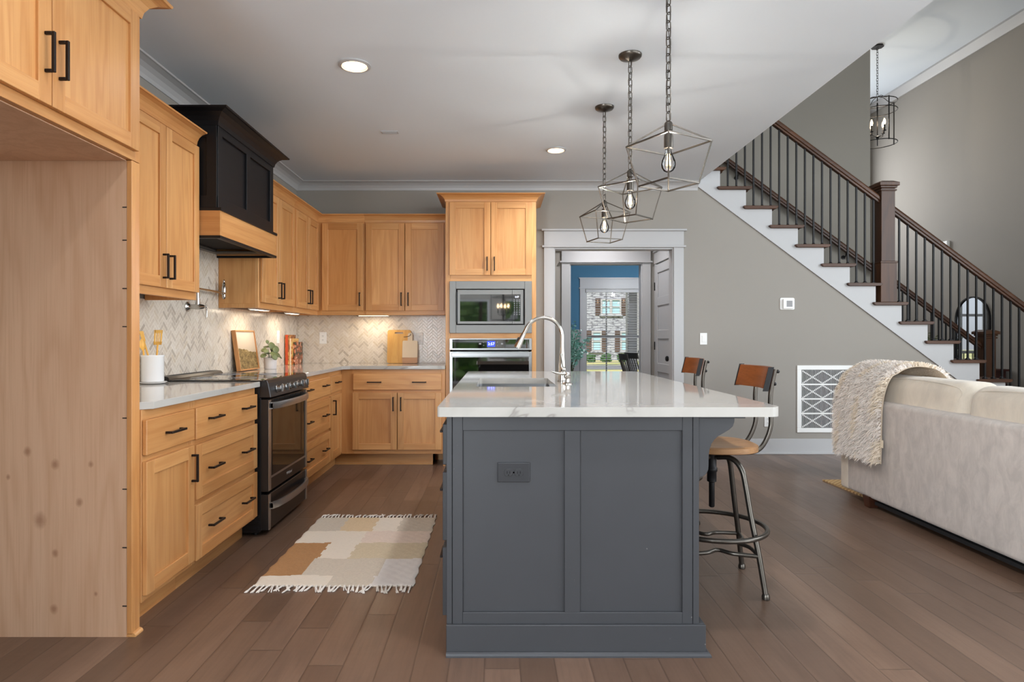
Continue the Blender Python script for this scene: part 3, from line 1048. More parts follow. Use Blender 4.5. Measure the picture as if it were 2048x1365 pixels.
DU = FU-WALLGAP
upper('+X', FU, 'upper_cabinet', 'two-door wooden wall cabinet between the refrigerator surround and the black hood', 2.55, 3.645,
      [(2.905, 3.275, 3.245), (3.281, 3.640, 3.311)], DU, left=0.36, right=0.012)
upper('+X', FU, 'upper_cabinet', 'narrow two-door wooden wall cabinet right of the black hood, beside the pot filler', 4.587, 5.381,
      [(4.620, 4.982, 4.952), (4.988, 5.362, 5.018)], DU)
upper('+X', FU, 'upper_cabinet', 'two-door wooden wall cabinet on the left wall, nearest the inside corner', 5.3825, 6.0965,
      [(5.402, 5.745, 5.715), (5.751, 6.078, 5.781)], DU, right=0.012, m1=-1, crown_u=(5.3825, 6.098))
DB = YB-0.009-FUB
upper('-Y', FUB, 'upper_cabinet', 'single-door wooden wall cabinet on the back wall in the corner', WALLGAP+0.002, -1.2785,
      [(-1.685, -1.290, -1.32)], DB, left=0.33, right=0.012, m0=-1, crown_u=(FU, -1.2785), drops=(1, 0))
upper('-Y', FUB, 'upper_cabinet', 'two-door wooden wall cabinet on the back wall, left of the oven tower', -1.2775, -0.482,
      [(-1.264, -0.892, -0.922), (-0.886, -0.514, -0.856)], DB, left=0.014, right=0.03, drops=(0, 1))

# black range hood
t = thing('range_hood', 'black panelled range hood with wooden band above the cooktop', 'range hood', (-1.83, 4.105, 1.75))
XH = -1.60
y0, y1 = 3.652, 4.578
b = B()
b.box(WALLGAP, XH-0.03, y0+0.012, y1-0.012, 1.93, 2.42)
st = 0.06
for (p, q) in ((y0+0.012, y0+0.012+st), (4.115-st/2, 4.115+st/2), (y1-0.012-st, y1-0.012)):
    b.box(XH-0.03, XH-0.016, p, q, 1.93, 2.42)
b.box(XH-0.03, XH-0.0162, y0+0.012, y1-0.012, 1.93, 2.0); b.box(XH-0.03, XH-0.0162, y0+0.012, y1-0.012, 2.36, 2.42)
b.box(WALLGAP, WALLGAP+0.05, y0+0.002, y0+0.012, 1.93, 2.42); b.box(XH-0.08, XH-0.02, y0+0.002, y0+0.012, 1.93, 2.42)
b.box(WALLGAP, XH-0.02, y0+0.0022, y0+0.012, 2.34, 2.42); b.box(WALLGAP, XH-0.02, y0+0.0022, y0+0.012, 1.93, 2.0)
obj('body', b, BLACKP, t, bevel=0.0015)
b = B()
hp = crown_profile(0.09, 0.085)
b.mould(hp, (XH-0.016, y0+0.004, 2.405), (XH-0.016, y1-0.012, 2.405), (1, 0, 0), 1, 1)
b.mould(hp, (WALLGAP, y0+0.004, 2.405), (XH-0.016, y0+0.004, 2.405), (0, -1, 0), 0, 1)
b.mould(hp, (XH-0.016, y1-0.012, 2.405), (WALLGAP, y1-0.012, 2.405), (0, 1, 0), 1, 0)
b.box(WALLGAP, XH-0.016, y0+0.004, y1-0.012, 2.42, 2.489)
obj('crown_moulding', b, BLACKP, t)
b = B()
b.box(WALLGAP, XH, y0, y0+0.02, 1.768, 1.912); b.box(WALLGAP, XH, y1-0.02, y1, 1.768, 1.912); b.box(XH-0.02, XH, y0+0.02, y1-0.02, 1.768, 1.912, 1)
o = obj('wood_band', b, [WX, WY], t)
o['label'] = 'wooden band'
b = B()
b.box(WALLGAP, XH+0.008, y0-0.004, y1+0.004, 1.9125, 1.9295)
for (p, q) in ((y0-0.003, y0+0.02), (y1-0.02, y1+0.003)):
    b.box(WALLGAP, XH+0.003, p, q, 1.752, 1.7678)
b.box(XH-0.02, XH+0.003, y0+0.02, y1-0.02, 1.752, 1.7678)
obj('edge_trim', b, BLACKP, t)
b = B()
b.box(WALLGAP, XH-0.02, y0+0.02, y0+0.12, 1.775, 1.785); b.box(WALLGAP, XH-0.02, y1-0.12, y1-0.02, 1.775, 1.785)
b.box(XH-0.09, XH-0.02, y0+0.12, y1-0.12, 1.775, 1.785); b.box(WALLGAP, WALLGAP+0.04, y0+0.12, y1-0.12, 1.775, 1.785)
obj('liner_rim', b, STEELM, t)
b = B(); b.box(WALLGAP+0.04, XH-0.09, y0+0.12, y1-0.12, 1.80, 1.91)
obj('filter', b, DARKHOLE, t)
b = B(); b.box(-1.79, -1.71, y0+0.03, y0+0.08, 1.7735, 1.7748)
obj('lamp', b, HOODL, t)

# under-cabinet lights
def ucl(x, y, dx, dy, label, e=0.9):
    t = thing('under_cabinet_light', label, 'light', (x, y, 1.424), 'slim lights under the wall cabinets')
    b = B(); b.box(x-dx, x+dx, y-dy, y+dy, 1.391, 1.4248); obj('housing', b, WHITEP, t, bevel=0.002)
    b = B(); b.box(x-dx+0.008, x+dx-0.008, y-dy+0.008, y+dy-0.008, 1.3895, 1.3908); obj('lens', b, UCL, t)
    l = add_light('AREA', 'lamp_glow', (0, 0, -0.037), e, (1, 0.86, 0.66), 2*dx, 2*dy)
    l.parent = t
ucl(-1.86, 2.98, 0.03, 0.11, 'slim lit light under the cabinet beside the refrigerator surround', 0.7)
ucl(-1.86, 4.95, 0.03, 0.15, 'slim lit light under the wall cabinet right of the hood')
ucl(-1.86, 5.74, 0.03, 0.13, 'slim lit light under the left wall cabinet nearest the corner')
ucl(-1.22, 6.24, 0.15, 0.03, 'slim lit light under the back wall cabinets')

# base cabinets, left run
def toe(fr, t, u0, u1, depth, mat_=None):
    b = B()
    fr.box(b, u0, u1, -depth, -0.075, 0.0, 0.1096, 1)
    return obj('toe_kick', b, mat_ or fr.mats(), t)
fr = Front('+X', FB)
DBASE = FB-WALLGAP
ZC = 0.8865
t = thing('base_cabinet', 'wooden base cabinet with one drawer over one door, beside the refrigerator surround', 'cabinet', (-1.73, 2.76, 0))
carcass(fr, t, 2.547, 2.9645, DBASE, 0.11, ZC, rails=[(0.11, 0.15), (0.66, 0.72), (0.83, ZC)], left=0.01, right=0.03)
slab(fr, t, 2.551, 2.954, 0.702, 0.846, [('h', 2.757, 0.774)])
shaker(fr, 'door', t, 2.551, 2.954, 0.138, 0.676, [('v', 2.926, 0.575)])
toe(fr, t, 2.547, 2.9645, DBASE)
t = thing('base_cabinet', 'wooden three-drawer base cabinet left of the range', 'cabinet', (-1.73, 3.35, 0))
carcass(fr, t, 2.9655, 3.737, DBASE, 0.11, ZC, rails=[(0.11, 0.15), (0.38, 0.43), (0.66, 0.71), (0.83, ZC)], left=0.03, right=0.02)
ha, hb = 3.155, 3.56
slab(fr, t, 2.973, 3.727, 0.698, 0.846, [('h', ha, 0.785), ('h', hb, 0.785)])
shaker(fr, 'drawer', t, 2.973, 3.727, 0.414, 0.672, [('h', ha, 0.543), ('h', hb, 0.543)])
shaker(fr, 'drawer', t, 2.973, 3.727, 0.128, 0.388, [('h', ha, 0.262), ('h', hb, 0.262)])
toe(fr, t, 2.9655, 3.737, DBASE)
t = thing('base_cabinet', 'wooden three-drawer base cabinet right of the range', 'cabinet', (-1.73, 4.94, 0))
carcass(fr, t, 4.515, 5.3775, DBASE, 0.11, ZC, rails=[(0.11, 0.15), (0.38, 0.43), (0.66, 0.71), (0.83, ZC)], left=0.02, right=0.015)
ha, hb = 4.72, 5.17
slab(fr, t, 4.525, 5.368, 0.698, 0.846, [('h', ha, 0.785), ('h', hb, 0.785)])
shaker(fr, 'drawer', t, 4.525, 5.368, 0.414, 0.672, [('h', ha, 0.543), ('h', hb, 0.543)])
shaker(fr, 'drawer', t, 4.525, 5.368, 0.128, 0.388, [('h', ha, 0.262), ('h', hb, 0.262)])
toe(fr, t, 4.515, 5.3775, DBASE)
t = thing('base_cabinet', 'narrow wooden base cabinet with a drawer over a door, in the inside corner', 'cabinet', (-1.73, 5.6, 0))
carcass(fr, t, 5.3785, FBB, DBASE, 0.11, ZC, rails=[(0.11, 0.15), (0.66, 0.72), (0.83, ZC)], left=0.01, right=0.06)
slab(fr, t, 5.386, 5.745, 0.702, 0.846, [('h', 5.565, 0.785)])
shaker(fr, 'door', t, 5.386, 5.745, 0.138, 0.676, [('v', 5.436, 0.575)])
toe(fr, t, 5.3785, 5.884, DBASE)

# back run base cabinet
fr = Front('-Y', FBB)
t = thing('base_cabinet', 'wide wooden base cabinet on the back wall with long drawer over two doors', 'cabinet', (-0.96, 6.1, 0))
DBB = YB-0.009-FBB
carcass(fr, t, FB+0.001, -0.4805, DBB, 0.11, ZC, rails=[(0.11, 0.15), (0.66, 0.72), (0.83, ZC)], left=0.115, right=0.04)
slab(fr, t, -1.321, -0.512, 0.698, 0.846, [('h', -1.125, 0.77), ('h', -0.715, 0.77)])
shaker(fr, 'door', t, -1.326, -0.920, 0.150, 0.672, [('v', -0.952, 0.57)])
shaker(fr, 'door', t, -0.914, -0.512, 0.150, 0.672, [('v', -0.882, 0.57)])
b = B(); fr.box(b, -1.505, -0.60, -0.09, -0.075, 0.0, 0.1096, 1); fr.box(b, -1.505, -0.60, -0.075, -0.062, 0.0, 0.018, 1)
fr.box(b, -0.4985, -0.4805, -DBB, 0.0, 0.0, 0.1096, 0); fr.box(b, -0.60, -0.4985, -DBB, -0.3, 0.0, 0.1096, 0)
obj('toe_kick', b, fr.mats(), t)

# tall oven cabinet
fr = Front('-Y', FT)
DT = YB-0.002-FT
t = thing('oven_cabinet', 'tall wooden cabinet tower holding the microwave and wall oven', 'cabinet', (-0.06, 6.1, 0))
b = B()
fr.box(b, -0.478, -0.458, -DT, -0.019, 0.0, 2.43, 0); fr.box(b, 0.336, 0.356, -DT, -0.019, 0.0, 2.43, 0)
fr.box(b, -0.458, 0.336, -DT, -DT+0.012, 0.1, 2.43, 0); fr.box(b, -0.458, 0.336, -DT+0.012, -0.019, 1.716, 2.43, 0)
fr.box(b, -0.458, 0.336, -DT+0.012, -0.019, 1.180, 1.198, 0); fr.box(b, -0.458, 0.336, -DT+0.012, -0.019, 0.1, 0.44, 0)
fr.box(b, -0.478, -0.436, -0.0188, 0, 0.1, 2.43, 0); fr.box(b, 0.314, 0.356, -0.0188, 0, 0.1, 2.43, 0)
for (a, c) in ((2.40, 2.43), (1.69, 1.76), (1.165, 1.222), (0.40, 0.46), (0.1, 0.14)):
    fr.box(b, -0.436, 0.314, -0.0188, -0.0002, a, c, 1)
fr.box(b, -0.458, 0.336, -0.3, -0.07, 0.0, 0.0998, 1)
obj('body', b, fr.mats(), t, bevel=0.0012)
shaker(fr, 'door', t, -0.441, -0.0645, 1.752, 2.424, [('v', -0.096, 1.855)])
shaker(fr, 'door', t, -0.0605, 0.316, 1.752, 2.424, [('v', -0.029, 1.855)])
slab(fr, t, -0.441, 0.316, 0.145, 0.395, [('h', -0.25, 0.28), ('h', 0.13, 0.28)])
b = B()
cpf = crown_profile(0.08, 0.066)
b.mould(cpf, (-0.478, FT, 2.4303), (0.356, FT, 2.4303), (0, -1, 0), 1, 1)
b.mould(cpf, (-0.478, YB-0.003, 2.4303), (-0.478, FT, 2.4303), (-1, 0, 0), 0, 1)
b.mould(cpf, (0.356, FT, 2.4303), (0.356, YB-0.003, 2.4303), (1, 0, 0), 1, 0)
b.box(-0.478, 0.356, FT, YB-0.003, 2.4303, 2.49)
obj('crown_moulding', b, WX, t)

# countertops
t = B()
CT0, CT1 = 0.887, 0.918
t.prism([(WALLGAP-0.001, 2.55), (-1.445, 2.55), (-1.402, 2.585), (-1.402, 3.741), (WALLGAP-0.001, 3.741)], 'Z', CT0, CT1)
obj('countertop', t, QUARTZ, bevel=0.002, label='white quartz countertop between the refrigerator surround and the range', cat='countertop')
t = B()
t.prism([(WALLGAP-0.001, 4.512), (-1.402, 4.512), (-1.402, 5.70), (-1.388, 5.745), (-1.345, 5.778), (-1.30, 5.782), (-0.4795, 5.782), (-0.4795, YB-0.0095), (WALLGAP-0.001, YB-0.0095)], 'Z', CT0, CT1)
obj('countertop', t, QUARTZ, bevel=0.002, label='white quartz corner countertop running from the range to the oven tower', cat='countertop')

# ------------------------------------------------------------------ range
t = thing('range', 'black stainless slide-in range with five knobs under the hood', 'range', (-1.68, 4.126, 0))
RX, r0, r1 = -1.345, 3.748, 4.504
b = B()
b.box(WALLGAP+0.01, -1.41, r0, r1, 0.02, 0.905)
for y in (r0-0.0, r1-0.012):
    b.box(-1.415, -1.40, y, y+0.012, 0.03, 0.82)
for z in (0.04, 0.075, 0.11):
    b.box(-1.55, -1.41, r0-0.004, r0+0.006, z, z+0.016)
obj('body', b, BLKPLASTIC, t, bevel=0.002)
b = B(); b.box(WALLGAP+0.075, -1.375, r0-0.005, r1+0.005, 0.9195, 0.9285)
o = obj('cooktop', b, BLKGLASS, t, bevel=0.002)
b = B()
for (x, y, r) in ((-1.56, 3.93, 0.105), (-1.56, 4.31, 0.09), (-1.82, 3.93, 0.075), (-1.82, 4.31, 0.1)):
    for q in (1.0, 0.62):
        b.tube([(x+r*q*math.cos(a*PI/20), y+r*q*math.sin(a*PI/20), 0.9288) for a in range(40)], 0.0009, 4, True)
obj('burner_ring', b, GREYPRINT, o)
b = B()
b.prism([(WALLGAP+0.012, 0.9186), (WALLGAP+0.075, 0.9186), (WALLGAP+0.075, 0.929), (WALLGAP+0.06, 0.944), (WALLGAP+0.03, 0.948), (WALLGAP+0.012, 0.948)], 'Y', r0+0.01, r1-0.01)
o = obj('rear_vent_trim', b, BLKPLASTIC, t, bevel=0.002)
b = B(); b.box(-1.99, -1.985, r0+0.09, r1-0.09, 0.9485, 0.9495)
obj('vent_slot', b, SHADOWGAP, o)
# control panel: slanted face
b = B()
b.prism([(-1.41, 0.822), (RX+0.004, 0.822), (RX-0.012, 0.908), (-1.365, 0.926), (-1.41, 0.926)], 'Y', r0, r1)
cpn = obj('control_panel', b, BLKSTEEL, t, bevel=0.003)
ny = Vector((0.98, 0, 0.18)).normalized()
rotk = ny.to_track_quat('X', 'Z').to_matrix()
for y in (3.872, 3.972, 4.126, 4.28, 4.38):
    c = Vector((RX-0.004, y, 0.866))
    b = B()
    b.lathe([(0.024, 0.0005), (0.024, 0.006), (0.0195, 0.008), (0.018, 0.03), (0.014, 0.033)], c, 20, 'X', rot=rotk)
    d = c+ny*0.033
    b.box(d.x-0.002, d.x+0.012, y-0.0065, y+0.0065, d.z-0.023, d.z+0.021)
    obj('knob', b, STEEL, t, bevel=0.001)
b = B()
b.box(-1.405, RX-0.012, r0+0.003, r1-0.003, 0.262, 0.812)
door = obj('oven_door', b, BLKSTEEL, t, bevel=0.003)
b = B(); b.box(RX-0.012, RX-0.0105, r0+0.07, r1-0.07, 0.352, 0.745); obj('window', b, RANGEGLASS, door)
b = B()
b.box(RX-0.012, RX-0.008, r0+0.004, r0+0.04, 0.268, 0.806); b.box(RX-0.012, RX-0.008, r1-0.04, r1-0.004, 0.268, 0.806)
b.box(RX-0.0118, RX-0.0095, r0+0.04, r1-0.04, 0.337, 0.349)
obj('edge_strip', b, BLKSTEEL2, door)
b = B()
for k in range(6):
    y = r0+0.09+k*0.102
    b.box(RX-0.0125, RX-0.011, y, y+0.075, 0.795, 0.804)
obj('vent_slot', b, SHADOWGAP, door)
def bow(z0, z1, ya, yb, out, x):
    b = B()
    n = 14
    rows = []
    for i in range(n+1):
        u = i/n
        y = ya+(yb-ya)*u
        d = out*(1-(2*u-1)**2)**0.6+0.012
        rows.append([(x+d-0.012, y, z0), (x+d, y, z0), (x+d+0.004, y, (z0+z1)/2), (x+d, y, z1), (x+d-0.012, y, z1)])
    b.grid(rows, 0, True)
    m = len(rows)
    b.grid([[r[4] for r in rows], [r[0] for r in rows]], 0, True)
    b.add([*rows[0]], [(0, 1, 2, 3, 4)]); b.add([*rows[-1]], [(4, 3, 2, 1, 0)])
    for (y, q) in ((ya, 1), (yb, -1)):
        b.box(x-0.004, x+0.014, y, y+q*0.025, z0+0.006, z1-0.006)
    return b
obj('handle', bow(0.752, 0.792, r0+0.03, r1-0.03, 0.042, RX-0.008), BLKSTEEL2, door, smooth_angle=30)
text_mesh('Whirlpool', 0.026, 'logo', SILVERP, door, (RX-0.0113, 4.126, 0.302), (0, 1, 0), (0, 0, 1), shear=0.2)
b = B()
b.box(-1.405, RX-0.012, r0+0.003, r1-0.003, 0.035, 0.246)
dw_ = obj('drawer', b, BLKSTEEL, t, bevel=0.003)
b = B(); b.box(RX-0.012, RX-0.008, r0+0.004, r0+0.035, 0.036, 0.245); b.box(RX-0.012, RX-0.008, r1-0.035, r1-0.004, 0.036, 0.245); obj('edge_strip', b, BLKSTEEL2, dw_)
obj('handle', bow(0.155, 0.195, r0+0.03, r1-0.03, 0.042, RX-0.008), BLKSTEEL2, dw_, smooth_angle=30)
b = B()
for y in (r0+0.05, r1-0.05):
    for x in (-1.95, -1.45):
        b.cyl((x, y, 0.0), (x, y, 0.021), 0.018, 12)
obj('foot', b, BLKPLASTIC, t)

# ------------------------------------------------------------------ microwave and wall oven
t = thing('microwave', 'built-in stainless microwave with trim frame above the wall oven', 'microwave', (-0.06, 6.0, 1.22))
YT = FT-0.001
b = B()
x0, x1, z0, z1 = -0.440, 0.316, 1.218, 1.696
cx0, cx1, cz0, cz1 = -0.382, 0.2505, 1.294, 1.624
b.box(x0, cx0, YT-0.018, YT, z0, z1); b.box(cx1, x1, YT-0.018, YT, z0, z1); b.box(cx0, cx1, YT-0.018, YT, z0, cz0); b.box(cx0, cx1, YT-0.018, YT, cz1, z1)
obj('trim_frame', b, STEELM, t, bevel=0.002)
b = B(); b.box(cx0+0.003, cx1-0.003, YT-0.008, YT+0.4, cz0+0.003, cz1-0.003); obj('body', b, DARKHOLE, t)
b = B()
fx0, fx1, fz0, fz1 = cx0+0.014, cx1-0.014, cz0+0.008, cz1-0.008
xm = 0.134
b.box(fx0, xm, YT-0.022, YT-0.009, fz0, fz1)
d = obj('door', b, STEELM, t, bevel=0.002)
b = B(); b.box(fx0+0.024, xm-0.001, YT-0.0235, YT-0.0221, fz0+0.024, fz1-0.042); obj('window', b, MWGLASS, d)
b = B(); b.box(fx0-0.009, fx0-0.003, YT-0.034, YT-0.022, fz0+0.02, fz1-0.02); b.box(fx0-0.009, fx0-0.003, YT-0.022, YT-0.009, fz0+0.02, fz1-0.02); obj('side_grip', b, BLKPLASTIC, d)
b = B()
b.box(xm+0.001, fx1, YT-0.022, YT-0.009, fz0, fz1)
cpn = obj('control_panel', b, STEELM, t, bevel=0.002)
b = B(); b.box(xm+0.001, fx1-0.024, YT-0.0235, YT-0.0221, fz0+0.024, fz1-0.042); obj('key_pad', b, MWGLASS, cpn)
b = B()
for r_ in range(9):
    for c in range(3):
        x = xm+0.016+c*0.023; z = fz1-0.098-r_*0.0165
        b.box(x, x+0.011, YT-0.0242, YT-0.0236, z, z+0.006)
obj('key_print', b, GREYPRINT, cpn)
text_mesh('2:57', 0.022, 'clock_digits', DIGIT, cpn, (xm+0.044, YT-0.0242, fz1-0.066), (1, 0, 0), (0, 0, 1))

t = thing('wall_oven', 'stainless wall oven with blue clock display in the wooden tower', 'oven', (-0.06, 6.0, 0.46))
b = B()
b.box(x0+0.03, x1-0.03, YT+0.0005, YT+0.45, 0.47, 1.155)
obj('body', b, DARKHOLE, t)
b = B()
b.box(x0, x1, YT-0.022, YT, 1.063, 1.17)
cpn = obj('control_panel', b, STEEL, t, bevel=0.002)
b = B(); b.box(x0+0.025, x1-0.025, YT-0.0235, YT-0.0221, 1.078, 1.160); obj('glass_fascia', b, BLKGLASS, cpn)
b = B(); b.box(-0.095, -0.022, YT-0.0243, YT-0.0236, 1.092, 1.145); o = obj('clock_screen', b, LCD, cpn)
text_mesh('2:57', 0.036, 'clock_digits', DIGIT, cpn, (-0.058, YT-0.0248, 1.1175), (1, 0, 0), (0, 0, 1))
b = B()
for (x, z) in ((-0.16, 1.12), (0.042, 1.12)):
    b.box(x-0.01, x+0.01, YT-0.0242, YT-0.0236, z-0.007, z+0.007)
for (x, z) in ((-0.127, 1.132), (-0.127, 1.105), (0.0, 1.134), (0.0, 1.104)):
    b.box(x-0.004, x+0.004, YT-0.0242, YT-0.0236, z-0.003, z+0.003)
obj('key_print', b, GREYPRINT, cpn)
b = B()
b.box(x0, x1, YT-0.022, YT, 0.462, 1.048)
d = obj('oven_door', b, STEEL, t, bevel=0.002)
b = B(); b.box(x0+0.026, x1-0.028, YT-0.0235, YT-0.0221, 0.52, 0.996); obj('window', b, BLKGLASS, d)
b = B()
b.box(x0+0.02, x1-0.022, YT-0.062, YT-0.046, 1.002, 1.040); b.box(x0+0.02, x0+0.04, YT-0.046, YT-0.022, 1.008, 1.034); b.box(x1-0.042, x1-0.022, YT-0.046, YT-0.022, 1.008, 1.034)
obj('handle', b, STEEL, d, bevel=0.003, seg=2)

# ------------------------------------------------------------------ island
t = thing('kitchen_island', 'charcoal painted kitchen island with two recessed end panels', 'island', (0.28, 3.5, 0))
IX0, IX1, IY0, IY1 = -0.19, 0.7506, 2.36, 4.72
IM = [ISL, ISL]
b = B()
b.box(IX0+0.02, IX1, IY0+0.012, IY1, 0.10, 0.665)
b.box(IX0+0.02, IX1, IY0+0.012, 3.262, 0.665, 0.8865); b.box(IX0+0.02, IX1, 4.03, IY1, 0.665, 0.8865)
b.box(0.36, IX1, 3.262, 4.03, 0.665, 0.8865)
obj('body', b, ISL, t)
b = B()
yp = IY0
b.box(-0.168, -0.130, yp, yp+0.0118, 0.10, 0.8865); b.box(0.2496, 0.308, yp, yp+0.0118, 0.154, 0.832); b.box(0.689, 0.727, yp, yp+0.0118, 0.10, 0.8865)
b.box(-0.130, 0.689, yp, yp+0.0118, 0.832, 0.8865); b.box(-0.130, 0.689, yp, yp+0.0118, 0.10, 0.154)
b.box(-0.19, -0.1695, yp+0.001, yp+0.03, 0.10, 0.8865); b.box(0.7285, 0.7506, yp-0.001, yp+0.0118, 0.10, 0.8865)
obj('end_panel', b, ISL, t, bevel=0.0015)
b = B()
b.box(-0.19, 0.772, 2.345, 2.3595, 0.0, 0.113); b.box(0.7512, 0.772, 2.3598, IY1+0.02, 0.0, 0.113)
bp = obj('base_board', b, ISL, t, bevel=0.002)
b = B()
q = [(0, 0), (0.016, 0), (0.0155, 0.006), (0.012, 0.0125), (0.006, 0.016), (0, 0.0165)]
b.mould(q, (-0.19, 2.3448, 0), (0.772, 2.3448, 0), (0, -1, 0), 0, 1)
b.mould(q, (0.7722, 2.3448, 0), (0.7722, IY1, 0), (1, 0, 0), 1, 0)
obj('shoe_moulding', b, ISL, bp)
fr = Front('-X', IX0+0.0005)
def isl_body():
    b = B()
    b.box(IX0, IX0+0.0198, 2.391, IY1, 0.11, 0.8865)
    return b
obj('face_frame', isl_body(), ISL, t)
b = B(); b.box(IX0+0.08, IX0+0.1, 2.39, IY1, 0, 0.0998); obj('toe_kick', b, ISL, t)
for (a, c) in ((2.42, 3.02), (4.12, 4.68)):
    m_ = (a+c)/2
    slab(fr, t, a, c, 0.692, 0.849, [('h', m_, 0.785)], IM, hm=HANDLE)
    shaker(fr, 'drawer', t, a, c, 0.404, 0.664, [('h', m_, 0.54)], IM, hm=HANDLE)
    shaker(fr, 'drawer', t, a, c, 0.117, 0.377, [('h', m_, 0.26)], IM, hm=HANDLE)
shaker(fr, 'door', t, 3.06, 3.565, 0.117, 0.849, [('v', 3.535, 0.76)], IM)
shaker(fr, 'door', t, 3.575, 4.08, 0.117, 0.849, [('v', 3.605, 0.76)], IM)
# corbel
prof = [(0.752, 0.877), (0.888, 0.877), (0.887, 0.862), (0.881, 0.846), (0.868, 0.834), (0.847, 0.821), (0.827, 0.810), (0.812, 0.796), (0.801, 0.780), (0.794, 0.758),
        (0.791, 0.735), (0.7905, 0.70), (0.789, 0.682), (0.782, 0.668), (0.771, 0.659), (0.758, 0.656), (0.7555, 0.640), (0.752, 0.632)]
b = B()
b.prism(prof, 'Y', 2.372, 2.445)
b.box(0.752, 0.925, 2.362, 2.455, 0.8775, 0.8865)
o = obj('corbel', b, ISL, t, bevel=0.0012)
# outlet on the end panel
ISLD = mat('charcoal_plastic', (48, 49, 52), 0.35)
t = thing('power_outlet', 'charcoal outlet plate on the end of the island', 'outlet', (0.0605, 2.372, 0.675))
b = B(); b.box(-0.0, 0.121, 2.3640, 2.3716, 0.638, 0.712); p = obj('cover_plate', b, ISLD, t, bevel=0.003, seg=2)
for x in (0.041, 0.08):
    b = B(); b.prism([(x+0.0165*math.cos(a), 0.675+max(-0.0135, min(0.0135, 0.0175*math.sin(a)))) for a in [k*2*PI/24 for k in range(24)]], 'Y', 2.3615, 2.3638)
    o = obj('socket', b, ISLD, p, bevel=0.0006)
    b = B(); b.box(x-0.006, x-0.004, 2.3608, 2.3614, 0.671, 0.680); b.box(x+0.004, x+0.006, 2.3608, 2.3614, 0.671, 0.680); b.cyl((x, 2.3608, 0.666), (x, 2.3614, 0.666), 0.002, 8)
    b.cyl((0.0605, 2.3630, 0.675), (0.0605, 2.3639, 0.675), 0.003, 10)
    obj('socket_slot', b, SHADOWGAP, p)

# island countertop with a cut-out for the sink
def rrect(x0, x1, y0, y1, rs, n=6):
    pts = []
    for (cx, cy, a0, r) in ((x1-rs[0], y0+rs[0], -PI/2, rs[0]), (x1-rs[1], y1-rs[1], 0, rs[1]), (x0+rs[2], y1-rs[2], PI/2, rs[2]), (x0+rs[3], y0+rs[3], PI, rs[3])):
        for k in range(n+1):
            a = a0+PI/2*k/n
            pts.append((cx+r*math.cos(a), cy+r*math.sin(a)))
    return pts
def plate_with_hole(outer, inner, z0, z1):
    bm = bmesh.new()
    for z in (z0, z1):
        es = []
        for loop in (outer, inner):
            vs = [bm.verts.new((x, y, z)) for x, y in loop]
            es += [bm.edges.new((vs[i], vs[(i+1) % len(vs)])) for i in range(len(vs))]
        bmesh.ops.triangle_fill(bm, edges=es, use_beauty=True, use_dissolve=False)
    bm.verts.ensure_lookup_table()
    no, ni = len(outer), len(inner)
    tot = no+ni
    V = bm.verts
    for i in range(no):
        j = (i+1) % no
        bm.faces.new((V[i], V[j], V[tot+j], V[tot+i]))
    for i in range(ni):
        j = (i+1) % ni
        bm.faces.new((V[no+j], V[no+i], V[tot+no+i], V[tot+no+j]))
    b = B()
    bm.verts.index_update()
    b.add([v.co[:] for v in bm.verts], [[v.index for v in f.verts] for f in bm.faces])
    bm.free()
    return b
SX0, SX1, SY0, SY1 = -0.112, 0.313, 3.30, 3.99
IZ0, IZ1 = 0.887, 0.9225
b = plate_with_hole(rrect(-0.222, 1.049, 2.325, 4.79, (0.05, 0.05, 0.012, 0.012)), rrect(SX0, SX1, SY0, SY1, (0.02,)*4), IZ0, IZ1)
obj('island_countertop', b, QUARTZ, bevel=0.004, seg=2, label='white quartz island top with grey veins and a sink cut-out', cat='countertop')
# undermount sink
t = thing('kitchen_sink', 'undermount stainless sink set in the island top', 'sink', (0.1, 3.65, 0.68))
b = B()
o_, i_ = 0.015, 0.006
def ring(dx, z, r):
    return [(x, y, z) for x, y in rrect(SX0-dx, SX1+dx, SY0-dx, SY1+dx, (r,)*4, 5)]
rows = [ring(0.02, 0.8865, 0.03), ring(0.004, 0.8865, 0.02), ring(0.004, 0.70, 0.03), ring(-0.03, 0.68, 0.03), ring(-0.15, 0.676, 0.02)]
b.grid([r_+[r_[0]] for r_ in rows])
b.add([(x, y, z) for x, y, z in rows[-1]], [tuple(range(len(rows[-1])))])
obj('basin', b, STEEL, t, recalc=False)
b = B(); b.lathe([(0.045, 0.6765), (0.045, 0.679), (0.03, 0.680), (0.0001, 0.677)], (0.1, 3.65, 0), 20); obj('drain', b, NICKEL, t)

# faucet
t = thing('kitchen_faucet', 'brushed nickel gooseneck pull-down faucet beside the island sink', 'faucet', (0.372, 3.645, IZ1))
fx, fy = 0.372, 3.645
b = B()
b.lathe([(0.029, 0.0003), (0.029, 0.006), (0.024, 0.010), (0.0225, 0.05), (0.0205, 0.06), (0.0195, 0.10), (0.0125, 0.19), (0.0118, 0.20)], (fx, fy, IZ1), 24)
obj('body', b, NICKEL, t)
b = B()
arc = [(fx, fy, IZ1+0.19), (fx, fy, IZ1+0.262)]
cx = fx-0.108; cz = IZ1+0.262
for k in range(1, 25):
    a = PI*k/24*0.875
    arc.append((cx+0.108*math.cos(a), fy, cz+0.108*math.sin(a)))
x_, y_, z_ = arc[-1]
dx, dz = Vector((arc[-1][0]-arc[-2][0], 0, arc[-1][2]-arc[-2][2])).normalized().xz
arc.append((x_+dx*0.03, fy, z_+dz*0.03))
b.tube(arc, 0.0112, 16)
obj('spout', b, NICKEL, t)
P = Vector(arc[-1]); D = Vector((dx, 0, dz))
b = B()
b.tube([P-D*0.002, P+D*0.012, P+D*0.055, P+D*0.088], [0.0128, 0.0135, 0.0185, 0.0195], 20)
h = obj('spray_head', b, NICKEL, t)
